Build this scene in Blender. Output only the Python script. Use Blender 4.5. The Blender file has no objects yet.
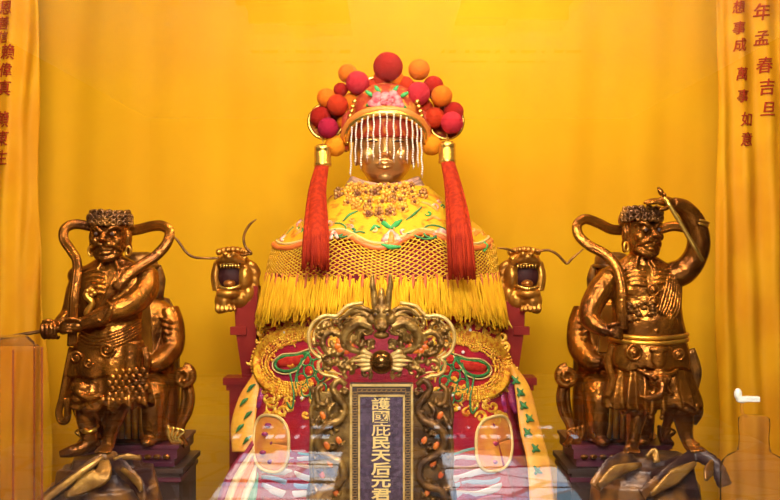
import bpy, math, random
from mathutils import Vector, Matrix
import numpy as np
random.seed(7)
SC = bpy.context.scene
C = SC.collection
PI = math.pi
sin, cos, sqrt = math.sin, math.cos, math.sqrt
# the camera stands in the hall at (0, CAMY, ZC) and looks level along +Y
CAMY, ZC, FPX = -4.33, 1.65, 1083.0

class F:
    """a working frame: u, v, w in units of one step at depth Y0 (u across, v down, w away from the hall)"""
    def __init__(s, Y0):
        s.Y = Y0; s.k = (Y0 - CAMY) / FPX
    def __call__(s, p):
        return Vector(((p[0] - 390) * s.k, s.Y + p[2] * s.k, ZC - (p[1] - 250) * s.k))
    def vz(s, z):
        return 250 + (ZC - z) / s.k

def V(*a): return Vector(a)

def crom(pts, n):
    P = [Vector(p) for p in pts]
    if len(P) < 3 or n < 2: return P
    out = []
    for i in range(len(P) - 1):
        p0 = P[i-1] if i else P[0]*2 - P[1]
        p1, p2 = P[i], P[i+1]
        p3 = P[i+2] if i + 2 < len(P) else P[-1]*2 - P[-2]
        for j in range(n):
            t = j / n
            out.append(0.5*((2*p1) + (p2-p0)*t + (2*p0-5*p1+4*p2-p3)*t*t + (3*p1-p0-3*p2+p3)*t**3))
    out.append(P[-1]); return out

def interp(vals, m):
    n = len(vals); out = []
    for i in range(m):
        t = i / (m-1) * (n-1); k = min(int(t), n-2); f = t - k
        out.append(vals[k]*(1-f) + vals[k+1]*f)
    return out

class MB:
    def __init__(s): s.v = []; s.f = []; s.m = []
    def add(s, vs, fs, mi=0):
        b = len(s.v); s.v += [tuple(v) for v in vs]
        for f in fs: s.f.append(tuple(b+i for i in f)); s.m.append(mi)
    def tube(s, pts, r, r2=None, seg=8, n=4, hint=(0, 0, -1), closed=False, mi=0, twist=0):
        """r across, r2 thick (towards hint); r, r2 numbers or lists"""
        if closed:
            pts = list(pts); L = len(pts)
            P = crom([pts[-2], pts[-1]] + pts + [pts[0], pts[1]], n)[2*n:-2*n] if n > 1 else [Vector(p) for p in pts]
            if n > 1: P = P[:-1] if (P[0]-P[-1]).length < 1e-5 else P
        else: P = crom(pts, n)
        m = len(P)
        R = interp(r, m) if isinstance(r, (list, tuple)) else [r]*m
        R2 = R if r2 is None else (interp(r2, m) if isinstance(r2, (list, tuple)) else [r2]*m)
        nn = None; vs = []
        for i, p in enumerate(P):
            if closed: t = P[(i+1) % m] - P[i-1]
            else: t = P[min(i+1, m-1)] - P[max(i-1, 0)]
            if t.length < 1e-9: t = Vector((0, 1, 0))
            t.normalize()
            base = Vector(hint) if nn is None else (nn*0.6 + Vector(hint)*0.4)
            q = base - t*t.dot(base)
            if q.length < 1e-3:
                q = (nn if nn is not None else Vector((1, 0.3, 0.2))); q = q - t*t.dot(q)
                if q.length < 1e-3: q = Vector((0.2, 1, 0.1)); q = q - t*t.dot(q)
            q.normalize(); nn = q
            sd = t.cross(q)
            for j in range(seg):
                a = 2*PI*j/seg + twist
                vs.append(p + sd*(R[i]*cos(a)) + q*(R2[i]*sin(a)))
        fs = []
        for i in range(m if closed else m-1):
            for j in range(seg):
                a, b = i*seg + j, i*seg + (j+1) % seg
                c, d = ((i+1) % m)*seg + (j+1) % seg, ((i+1) % m)*seg + j
                fs.append((a, b, c, d))
        if not closed:
            fs.append(tuple(range(seg-1, -1, -1))); fs.append(tuple((m-1)*seg + j for j in range(seg)))
        s.add(vs, fs, mi)
    def ell(s, c, r, rot=None, nu=16, nv=10, mi=0, fn=None):
        c = Vector(c)
        if not isinstance(r, (tuple, list)): r = (r, r, r)
        vs = []; fs = []
        for i in range(nv+1):
            th = PI*i/nv
            for j in range(nu):
                ph = 2*PI*j/nu
                d = Vector((sin(th)*cos(ph), -cos(th), sin(th)*sin(ph)))
                k = fn(d) if fn else 1
                p = Vector((d.x*r[0]*k, d.y*r[1]*k, d.z*r[2]*k))
                if rot: p = rot @ p
                vs.append(c + p)
        for i in range(nv):
            for j in range(nu):
                fs.append((i*nu+j, i*nu+(j+1) % nu, (i+1)*nu+(j+1) % nu, (i+1)*nu+j))
        s.add(vs, fs, mi)
    def trunk(s, rings, seg=32, fn=None, n=4, mi=0, cap=True):
        """rings of (v, cu, cw, ru, rw), stacked down; fn(a, t) -> (radius factor, dv)"""
        R = [Vector((r[0], r[1], r[2])) for r in rings]; Q = [Vector((r[3], r[4], 0)) for r in rings]
        R = crom(R, n); Q = crom(Q, n); m = len(R); vs = []; fs = []
        for i in range(m):
            for j in range(seg):
                a = 2*PI*j/seg
                k, dv = fn(a, i/(m-1)) if fn else (1, 0)
                vs.append((R[i].y + cos(a)*Q[i].x*k, R[i].x + dv, R[i].z + sin(a)*Q[i].y*k))
        for i in range(m-1):
            for j in range(seg):
                fs.append((i*seg+j, i*seg+(j+1) % seg, (i+1)*seg+(j+1) % seg, (i+1)*seg+j))
        if cap:
            fs.append(tuple(range(seg-1, -1, -1))); fs.append(tuple((m-1)*seg+j for j in range(seg)))
        s.add(vs, fs, mi)
    def lathe(s, prof, c, seg=24, mi=0):
        """prof of (radius, v); turned about the vertical through (cu, cw)"""
        vs = []; fs = []; m = len(prof)
        for r, v in prof:
            for j in range(seg):
                a = 2*PI*j/seg; vs.append((c[0]+r*cos(a), v, c[1]+r*sin(a)))
        for i in range(m-1):
            for j in range(seg):
                fs.append((i*seg+j, i*seg+(j+1) % seg, (i+1)*seg+(j+1) % seg, (i+1)*seg+j))
        fs.append(tuple(range(seg-1, -1, -1))); fs.append(tuple((m-1)*seg+j for j in range(seg)))
        s.add(vs, fs, mi)
    def box(s, c, h, rot=None, mi=0):
        vs = []
        for x in (-1, 1):
            for y in (-1, 1):
                for z in (-1, 1):
                    p = Vector((x*h[0], y*h[1], z*h[2]))
                    if rot: p = rot @ p
                    vs.append(Vector(c) + p)
        s.add(vs, [(0,1,3,2), (4,6,7,5), (0,4,5,1), (2,3,7,6), (0,2,6,4), (1,5,7,3)], mi)
    def prism(s, outline, w0, w1, mi=0):
        n = len(outline)
        vs = [(p[0], p[1], w0) for p in outline] + [(p[0], p[1], w1) for p in outline]
        fs = [tuple(range(n)), tuple(range(2*n-1, n-1, -1))]
        for i in range(n): fs.append((i, n+i, n+(i+1) % n, (i+1) % n))
        s.add(vs, fs, mi)
    def grid(s, fn, nu, nv, mi=0, thick=0):
        vs = [fn(i/nu, j/nv) for j in range(nv+1) for i in range(nu+1)]
        fs = [(j*(nu+1)+i, j*(nu+1)+i+1, (j+1)*(nu+1)+i+1, (j+1)*(nu+1)+i) for j in range(nv) for i in range(nu)]
        if thick:
            n0 = len(vs); vs = vs + [(p[0], p[1], p[2]+thick) for p in vs]
            fs = fs + [tuple(n0+k for k in reversed(f)) for f in fs]
            e = [i for i in range(nu+1)] + [j*(nu+1)+nu for j in range(1, nv+1)] + [nv*(nu+1)+i for i in range(nu-1, -1, -1)] + [j*(nu+1) for j in range(nv-1, 0, -1)]
            for a, b in zip(e, e[1:]+e[:1]): fs.append((b, a, n0+a, n0+b))
        s.add(vs, fs, mi)

def mesh_of(name, mb, fr, origin, mats, smooth=True):
    me = bpy.data.meshes.new(name)
    o = Vector(origin)
    me.from_pydata([tuple(fr(v) - o) for v in mb.v] if fr else [tuple(Vector(v)-o) for v in mb.v], [], mb.f)
    for m in mats: me.materials.append(m)
    me.polygons.foreach_set('material_index', mb.m)
    me.polygons.foreach_set('use_smooth', [smooth]*len(mb.f))
    me.update()
    import bmesh
    bm = bmesh.new(); bm.from_mesh(me); bmesh.ops.recalc_face_normals(bm, faces=bm.faces); bm.to_mesh(me); bm.free()
    return me

def props(o, label=None, cat=None, group=None, kind=None):
    if label: o['label'] = label
    if cat: o['category'] = cat
    if group: o['group'] = group
    if kind: o['kind'] = kind
    return o

def thing(name, label, cat, loc, group=None):
    o = bpy.data.objects.new(name, None); C.objects.link(o); o.location = loc
    o.empty_display_size = 0.05
    return props(o, label, cat, group)

def wloc(o):
    l = Vector(o.location); p = o.parent
    while p: l = l + p.location; p = p.parent
    return l

def part(name, mb, fr, mat, parent=None, smooth=True, label=None, kind=None, cat=None, group=None, loc=None):
    mats = mat if isinstance(mat, (list, tuple)) else [mat]
    base = wloc(parent) if parent else Vector((0, 0, 0))
    if loc is None: loc = base
    o = bpy.data.objects.new(name, mesh_of(name, mb, fr, loc, mats, smooth))
    C.objects.link(o); o.location = Vector(loc) - base; o.parent = parent
    return props(o, label, cat, group, kind)

def fused(name, mb, fr, mat, parent, voxel=0.9, iters=2, label=None):
    """one continuous surface grown over all the shapes in mb"""
    base = wloc(parent)
    me = mesh_of(name, mb, fr, base, [mat])
    tmp = bpy.data.objects.new('tmp', me); C.objects.link(tmp)
    r = tmp.modifiers.new('r', 'REMESH'); r.mode = 'VOXEL'; r.voxel_size = voxel*fr.k; r.use_smooth_shade = True
    sm = tmp.modifiers.new('s', 'SMOOTH'); sm.factor = 0.5; sm.iterations = iters
    dg = bpy.context.evaluated_depsgraph_get(); dg.update()
    m2 = bpy.data.meshes.new_from_object(tmp.evaluated_get(dg))
    bpy.data.objects.remove(tmp); bpy.data.meshes.remove(me)
    m2.name = name
    m2.polygons.foreach_set('use_smooth', [True]*len(m2.polygons))
    if not m2.materials: m2.materials.append(mat)
    o = bpy.data.objects.new(name, m2); C.objects.link(o); o.parent = parent
    return props(o, label)

def text_mb(ch, cu, cv, size, fn, bold=0.02, sx=1.0, slant=0.0, thick=1.0):
    """a written character standing on the surface w = fn(u, v)"""
    cr = bpy.data.curves.new('t', 'FONT'); cr.body = ch; cr.align_x = 'CENTER'; cr.offset = bold
    cr.resolution_u = 3
    t = bpy.data.objects.new('t', cr); C.objects.link(t)
    dg = bpy.context.evaluated_depsgraph_get(); dg.update()
    me = bpy.data.meshes.new_from_object(t.evaluated_get(dg))
    co = [v.co.copy() for v in me.vertices]; fs = [tuple(p.vertices) for p in me.polygons]
    bpy.data.objects.remove(t); bpy.data.meshes.remove(me); bpy.data.curves.remove(cr)
    xs = [c.x for c in co]; ys = [c.y for c in co]
    mx, my = (min(xs)+max(xs))/2, (min(ys)+max(ys))/2
    sc = size/0.93
    vs = []
    for c in co:
        u = cu + ((c.x-mx) + slant*(c.y-my))*sc*sx; v = cv - (c.y-my)*sc
        vs.append((u, v, fn(u, v)-thick))
    import bmesh
    bm = bmesh.new(); bv = [bm.verts.new(p) for p in vs]
    for f in fs: bm.faces.new([bv[i] for i in f])
    bmesh.ops.triangulate(bm, faces=bm.faces)
    for q in range(3):
        le = [e for e in bm.edges if e.calc_length() > size*.16]
        if not le: break
        bmesh.ops.subdivide_edges(bm, edges=le, cuts=1); bmesh.ops.triangulate(bm, faces=bm.faces)
    bm.verts.index_update()
    vs = [(v.co.x, v.co.y, fn(v.co.x, v.co.y)-thick) for v in bm.verts]; fs = [tuple(v.index for v in f.verts) for f in bm.faces]; bm.free()
    edges = {}
    for f in fs:
        for a, b in zip(f, f[1:]+f[:1]): edges[(a, b)] = edges.get((a, b), 0)+1
    n = len(vs)
    allv = vs + [(p[0], p[1], p[2]+thick*1.6) for p in vs]
    af = list(fs)
    for (a, b) in edges:
        if (b, a) not in edges: af.append((b, a, n+a, n+b))
    return allv, af

# ------------------------------------------------------------------ materials
def mat(name, col, rough=0.5, metal=0.0, col2=None, nscale=8, bump=0.0, bscale=60, sheen=0.0, coat=0.0, mixlo=0.4, mixhi=0.6, spec=0.5, stretch=None, detail=4, bdist=.004):
    m = bpy.data.materials.new(name); m.use_nodes = True
    nt = m.node_tree; b = nt.nodes['Principled BSDF']
    b.inputs['Base Color'].default_value = (*col, 1); b.inputs['Roughness'].default_value = rough
    b.inputs['Metallic'].default_value = metal; b.inputs['Specular IOR Level'].default_value = spec
    if sheen:
        b.inputs['Sheen Weight'].default_value = sheen; b.inputs['Sheen Roughness'].default_value = 0.4
        b.inputs['Sheen Tint'].default_value = (*[min(1, c*1.2+.1) for c in col], 1)
    if coat: b.inputs['Coat Weight'].default_value = coat; b.inputs['Coat Roughness'].default_value = 0.15
    tc = nt.nodes.new('ShaderNodeTexCoord'); src = tc.outputs['Object']
    if stretch:
        mp = nt.nodes.new('ShaderNodeMapping'); mp.inputs['Scale'].default_value = stretch
        nt.links.new(src, mp.inputs['Vector']); src = mp.outputs['Vector']
    if col2:
        n = nt.nodes.new('ShaderNodeTexNoise'); n.inputs['Scale'].default_value = nscale; n.inputs['Detail'].default_value = detail
        r = nt.nodes.new('ShaderNodeValToRGB')
        r.color_ramp.elements[0].position = mixlo; r.color_ramp.elements[0].color = (*col, 1)
        r.color_ramp.elements[1].position = mixhi; r.color_ramp.elements[1].color = (*col2, 1)
        nt.links.new(src, n.inputs['Vector']); nt.links.new(n.outputs['Fac'], r.inputs['Fac']); nt.links.new(r.outputs['Color'], b.inputs['Base Color'])
    if bump:
        n = nt.nodes.new('ShaderNodeTexNoise'); n.inputs['Scale'].default_value = bscale; n.inputs['Detail'].default_value = 3
        bp = nt.nodes.new('ShaderNodeBump'); bp.inputs['Strength'].default_value = bump; bp.inputs['Distance'].default_value = bdist
        nt.links.new(src, n.inputs['Vector']); nt.links.new(n.outputs['Fac'], bp.inputs['Height']); nt.links.new(bp.outputs['Normal'], b.inputs['Normal'])
    return m

def emit(name, col, s):
    m = bpy.data.materials.new(name); m.use_nodes = True; nt = m.node_tree; nt.nodes.clear()
    e = nt.nodes.new('ShaderNodeEmission'); e.inputs[0].default_value = (*col, 1); e.inputs[1].default_value = s
    o = nt.nodes.new('ShaderNodeOutputMaterial'); nt.links.new(e.outputs[0], o.inputs[0]); return m

def glassy(name, tint, ior=1.5, extra=None, amount=0.0):
    """clear sheet: passes light, mirrors by Fresnel, optionally holds a share of a coloured surface"""
    m = bpy.data.materials.new(name); m.use_nodes = True; nt = m.node_tree; nt.nodes.clear()
    o = nt.nodes.new('ShaderNodeOutputMaterial'); t = nt.nodes.new('ShaderNodeBsdfTransparent'); t.inputs[0].default_value = (*tint, 1)
    g = nt.nodes.new('ShaderNodeBsdfGlossy'); g.inputs['Roughness'].default_value = 0.0; g.inputs['Color'].default_value = (1, 1, 1, 1)
    fr = nt.nodes.new('ShaderNodeFresnel'); fr.inputs['IOR'].default_value = ior
    mx = nt.nodes.new('ShaderNodeMixShader'); nt.links.new(fr.outputs[0], mx.inputs[0])
    if extra:
        d = nt.nodes.new('ShaderNodeBsdfDiffuse'); d.inputs[0].default_value = (*extra, 1)
        tl = nt.nodes.new('ShaderNodeBsdfTranslucent'); tl.inputs[0].default_value = (*extra, 1)
        dm = nt.nodes.new('ShaderNodeMixShader'); dm.inputs[0].default_value = 0.5
        nt.links.new(d.outputs[0], dm.inputs[1]); nt.links.new(tl.outputs[0], dm.inputs[2])
        m2 = nt.nodes.new('ShaderNodeMixShader'); m2.inputs[0].default_value = amount
        nt.links.new(t.outputs[0], m2.inputs[1]); nt.links.new(dm.outputs[0], m2.inputs[2]); nt.links.new(m2.outputs[0], mx.inputs[1])
    else: nt.links.new(t.outputs[0], mx.inputs[1])
    nt.links.new(g.outputs[0], mx.inputs[2]); nt.links.new(mx.outputs[0], o.inputs[0]); return m

M_bronze = mat('old_bronze', (0.12, 0.033, 0.006), 0.27, 0.8, (0.48, 0.165, 0.014), 11, .5, 38, mixlo=.30, mixhi=.78, detail=4, bdist=.010)
M_bronze_dark = mat('dark_bronze', (0.10, 0.036, 0.010), 0.38, 0.65, (0.30, 0.12, 0.02), 18, 0.6, 90, detail=8)
M_bronze_red = mat('red_bronze', (0.22, 0.055, 0.014), 0.35, 0.6, (0.34, 0.12, 0.02), 10, 0.25, 70)
M_bright = mat('bright_gilding', (0.75, 0.38, 0.04), 0.3, 0.85, (0.5, 0.22, 0.03), 12, 0.3, 70)
M_gold = mat('gold', (0.85, 0.52, 0.10), 0.25, 0.9, bump=0.15, bscale=80)
M_maroon = mat('maroon_lacquer', (0.16, 0.010, 0.009), 0.4, 0, (0.21, 0.016, 0.011), 6, spec=.12)
M_purple = mat('purple_lacquer', (0.085, 0.015, 0.035), 0.35, 0, (0.13, 0.025, 0.04), 9, coat=0.1, spec=.3)
M_darkwood = mat('dark_wood', (0.035, 0.015, 0.012), 0.45, 0, (0.07, 0.03, 0.018), 6)
M_cloth = mat('yellow_satin', (0.63, 0.322, 0.007), 0.7, 0, (0.60, 0.275, 0.006), 1.6, sheen=0, bump=0.05, bscale=9, mixlo=.35, mixhi=.7, spec=.08)
M_curtain = mat('golden_satin', (0.60, 0.278, 0.006), 0.6, 0, (0.54, 0.215, 0.005), 3, bump=0.08, bscale=14, spec=.12)
M_char = mat('red_embroidery', (0.30, 0.025, 0.006), 0.75, spec=.15)

# ================================================================== THE SETTING
ALT = 0.30          # height of the altar floor
GY = -1.45          # the display glass
def struct(name, c, h, m):
    mb = MB(); mb.box((0, 0, 0), h)
    o = bpy.data.objects.new(name, mesh_of(name, mb, lambda p: Vector(p), (0, 0, 0), [m], False)); C.objects.link(o)
    o.location = c; o['kind'] = 'structure'; return o

M_wall = mat('hall_plaster', (0.06, 0.035, 0.025), 0.8, col2=(0.09, 0.05, 0.03), nscale=3)
M_casewall = mat('yellow_board', (0.62, 0.30, 0.02), 0.7)
M_caseceil = mat('white_plaster', (0.72, 0.69, 0.62), 0.8)
M_altar = mat('altar_lacquer', (0.07, 0.02, 0.02), 0.35, col2=(0.10, 0.03, 0.025), nscale=4, coat=0.2)

def tile_floor():
    m = bpy.data.materials.new('patterned_stone_tiles'); m.use_nodes = True; nt = m.node_tree; b = nt.nodes['Principled BSDF']
    b.inputs['Roughness'].default_value = 0.5
    tc = nt.nodes.new('ShaderNodeTexCoord'); mp = nt.nodes.new('ShaderNodeMapping'); mp.inputs['Scale'].default_value = (0.75, 1.3, 1); mp.inputs['Rotation'].default_value = (0, 0, 0.5)
    nt.links.new(tc.outputs['Object'], mp.inputs['Vector'])
    vo = nt.nodes.new('ShaderNodeTexVoronoi'); vo.inputs['Scale'].default_value = 1.7; nt.links.new(mp.outputs[0], vo.inputs['Vector'])
    sp = nt.nodes.new('ShaderNodeSeparateColor'); nt.links.new(vo.outputs['Color'], sp.inputs[0])
    r = nt.nodes.new('ShaderNodeValToRGB'); r.color_ramp.interpolation = 'CONSTANT'
    cs = [(0, (.80, .78, .80)), (.34, (.42, .56, .75)), (.48, (.84, .80, .74)), (.68, (.45, .22, .08)), (.76, (.72, .74, .80)), (.9, (.16, .28, .36))]
    while len(r.color_ramp.elements) < len(cs): r.color_ramp.elements.new(1)
    for e, (p, c) in zip(r.color_ramp.elements, cs): e.position = p; e.color = (*c, 1)
    nt.links.new(sp.outputs[0], r.inputs[0])
    ve = nt.nodes.new('ShaderNodeTexVoronoi'); ve.feature = 'DISTANCE_TO_EDGE'; ve.inputs['Scale'].default_value = 1.7; nt.links.new(mp.outputs[0], ve.inputs['Vector'])
    cmp = nt.nodes.new('ShaderNodeMath'); cmp.operation = 'LESS_THAN'; cmp.inputs[1].default_value = 0.025; nt.links.new(ve.outputs['Distance'], cmp.inputs[0])
    mx = nt.nodes.new('ShaderNodeMix'); mx.data_type = 'RGBA'; nt.links.new(cmp.outputs[0], mx.inputs[0]); nt.links.new(r.outputs[0], mx.inputs[6]); mx.inputs[7].default_value = (.30, .24, .22, 1)
    nt.links.new(mx.outputs[2], b.inputs['Base Color']); return m

floor = struct('floor', (0, -5.9, -0.05), (3.2, 7.1, 0.05), tile_floor())
# the ceiling, with unseen openings added to shape the sunlight mirrored in the glass
CE = bpy.data.objects.new('ceiling', None); C.objects.link(CE); CE.location = (0, -5.9, 3.4); CE['kind'] = 'structure'
mb = MB()
for y0, y1, x0, x1 in [(1.2, -5.3, -3.2, 3.2), (-5.3, -7.5, -3.2, -1.1), (-5.3, -7.5, -.30, .50), (-5.3, -7.5, 1.36, 3.2), (-7.35, -7.5, -1.2, -.85), (-7.42, -7.5, -.6, -.2), (-7.25, -7.5, .95, 1.4), (-7.5, -8.05, -3.2, 3.2), (-8.05, -8.25, -3.2, -1.3), (-8.05, -8.25, -.35, .45), (-8.05, -8.25, 1.75, 3.2), (-8.25, -8.58, -3.2, 3.2), (-8.58, -8.74, -3.2, -1.1), (-8.58, -8.74, -.4, .5), (-8.58, -8.74, 1.6, 3.2), (-8.74, -13.0, -3.2, 3.2)]:
    mb.box(((x0+x1)/2, (y0+y1)/2, 3.45), ((x1-x0)/2, (y0-y1)/2, .05))
part('boards', mb, lambda p: Vector(p), M_caseceil, CE, False)
mb = MB()
mb.box((-.8, -6.95, 3.45), (.62, .025, .04), Matrix.Rotation(.12, 3, 'Z')); mb.box((.95, -6.8, 3.45), (.5, .03, .04), Matrix.Rotation(-.1, 3, 'Z')); mb.box((.95, -6.1, 3.45), (.5, .02, .04)); mb.box((-.8, -6.3, 3.45), (.62, .05, .04), Matrix.Rotation(.06, 3, 'Z'))
for k in range(22): mb.box((-1.2 + k*.135, -8.16 + .03*sin(k*3.1), 3.45), (.036 + .03*sin(k*2.2), .12, .04))
for k in range(18): mb.box((-.95 + k*.14, -8.65, 3.45), (.042 + .032*sin(k*1.7), .1, .04))
part('sun_patch_bars', mb, lambda p: Vector(p), M_darkwood, CE, False)  # added bars that break the sun patch on the floor into strips and dots
struct('wall_back', (0, 1.15, 1.7), (3.2, 0.05, 1.75), M_casewall)
struct('wall_left', (-3.25, -5.9, 1.7), (0.05, 7.1, 1.75), M_wall)
struct('wall_right', (3.25, -5.9, 1.7), (0.05, 7.1, 1.75), M_wall)
struct('wall_front', (0, -13.05, 1.7), (3.2, 0.05, 1.75), M_wall)
struct('trim_1', (0, -0.2, ALT/2), (3.15, 1.3, ALT/2), M_altar)          # the altar floor

# the display glass and its rails
w = bpy.data.objects.new('window_1', None); C.objects.link(w); w.location = (0, GY, ALT); w['kind'] = 'structure'
mb = MB(); mb.box((0, GY, 1.85), (2.6, 0.004, 1.52))
gl = part('glass_pane', mb, lambda p: Vector(p), glassy('display_glass', (0.985, 0.99, 0.985), 1.5), w, False)
mb = MB(); mb.box((0, GY, ALT+.03), (2.66, 0.03, 0.03)); mb.box((0, GY, 3.37), (2.66, 0.03, 0.03))
for sx in (-1, 1): mb.box((sx*2.63, GY, 1.85), (0.03, 0.03, 1.5))
part('window_frame', mb, lambda p: Vector(p), M_darkwood, w, False)

# ---------------------------------------------------------------- cloth behind and curtains
def wave(x, ps): return sum(a*sin(x*f + p) for a, f, p in ps)
bg = F(0.80)
t = thing('backdrop_cloth', 'plain yellow satin cloth hanging flat behind all the statues', 'backdrop cloth', (0, .80, ALT))
mb = MB()
def bf(i, j):
    u = -230 + 1240*i; v = -85 + (bg.vz(ALT+.02) + 85)*j
    w_ = 2.0*sin(u*.031 + .6*sin(v*.004)) + 1.2*sin(u*.083 + 1.2 + .5*sin(v*.007)) + .5*sin(u*.17 + v*.01) + 1.0*sin(v*.012 + u*.006)
    e = max(0, abs(u-390)-270)/100
    w_ += e*2.2*sin(u*.10 + .004*v)
    return (u, v, w_)
mb.grid(bf, 240, 60, thick=1.5)
part('cloth', mb, bg, M_cloth, t)
mb = MB(); mb.tube([(-245, -88, 1), (1025, -88, 1)], 4, n=1, seg=12)
part('hanging_rod', mb, bg, M_darkwood, t)

cf = F(0.30)
def lcurt(u, v):
    e = 1/(1+math.exp(-(u-2)/10))
    return -3 - 5*sin(u*.12 + .7 + .0015*v) + 2.2*sin(u*.31 + .011*v) * (0.35 + e) + e*3*sin(v*.021 + u*.07) + 1.5*sin(v*.05 + u*.2)*e
def rcurt(u, v):
    return -3.4*cos((u-740-v*.035)*.25) + 2.0*sin(u*.06+.5) + 8*math.exp(-((u-719)/3.5)**2) + 1.0*sin(v*.045 + u*.13)
def curtain(name, label, fn, u0, u1, edge, cols, group=None):
    cxm = (u0+u1)/2
    t = thing(name, label, 'curtain', (cf((cxm, 0, 0)).x, 0.30, ALT))
    v1 = cf.vz(ALT+.01); mb = MB()
    def g(i, j):
        v = -190 + (v1+190)*j; u = u0 + (u1-u0)*i + edge(i, v); return (u, v, fn(u, v))
    mb.grid(g, 90, 110, thick=.8)
    part('cloth', mb, cf, M_curtain, t)
    mb = MB(); mb.tube([(u0-5, -192, 0), (u1+5, -192, 0)], 3, n=1, seg=10); part('hanging_rod', mb, cf, M_darkwood, t)
    for chars in cols:
        for ch, u, v, s in chars:
            mb = MB(); vs, fs = text_mb(ch, u, v, s, fn, 0.004, slant=.12, thick=1.6, sx=.88); mb.add(vs, fs)
            part('character', mb, cf, M_char, t, False)
    return t
curtain('curtain', 'golden satin curtain with a single red column of characters ending in 生', lcurt, -170, 37, lambda i, v: i*(3*sin(v*.02) + max(0, v-150)*.05),
        [[('恩', 8, 9, 14), ('善', 6, 24, 13), ('信', 5, 38, 12)],
         [('賴', 10, 53, 15), ('偉', 8, 71, 14), ('真', 7, 89, 15), ('賴', 5, 120, 16), ('東', 5, 139, 15), ('生', 5, 158, 15)]])
curtain('curtain', 'golden satin curtain with two red columns of characters behind the raised arm statue', rcurt, 717, 950, lambda i, v: (1-i)*(2*sin(v*.018) + v*.006),
        [[('想', 739, 7, 13), ('事', 739, 28, 13), ('成', 740, 45, 13), ('萬', 742, 74, 13), ('事', 743, 96, 13), ('如', 747, 119, 14), ('意', 747, 139, 14)],
         [('年', 762, 12, 17), ('孟', 762, 38, 15), ('春', 765, 65, 16), ('吉', 767, 87, 16), ('旦', 768, 109, 15)]])

# ================================================================== THE GODDESS
g0 = F(0.0)
YF = g0.vz(ALT)           # v of the altar floor here
# --- her seat: lacquered throne with dragon heads at the arm ends
M_mouth = mat('dark_red_mouth', (0.035, 0.006, 0.006), 0.6, spec=.2)
M_drag = mat('dragon_gilding', (0.34, 0.13, 0.016), 0.34, 0.75, (0.6, 0.27, 0.035), 14, 0.5, 60)
th = thing('dragon_throne', 'maroon lacquered throne with gilded dragon heads at its arm ends behind the central statue', 'throne', g0((385, YF, 10)))
for s in (-1, 1):
    X = lambda u: 380 + s*u
    mb = MB()
    mb.prism([(X(121), 286), (X(145), 284), (X(143), 330), (X(136), 378), (X(124), 378)], -10, 14)
    mb.box((X(139), 380, 2), (16, 3.5, 16)); mb.box((X(139), 386, 2), (13, 3, 14)); mb.box((X(140), 330, -8), (8, 4, 5))
    mb.box((X(138), 389+(YF-389)/2, 2), (11, (YF-389)/2, 13))
    part('post', mb, g0, M_maroon, th, False)
mb = MB(); mb.box((382, 330, 62), (124, 44, 5)); part('back_panel', mb, g0, M_maroon, th, False)
mb = MB(); mb.box((382, 480, 50), (124, 8, 16)); mb.box((382, (488+YF)/2, 50), (118, (YF-488)/2, 13)); part('seat_frame', mb, g0, M_maroon, th, False)

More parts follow.
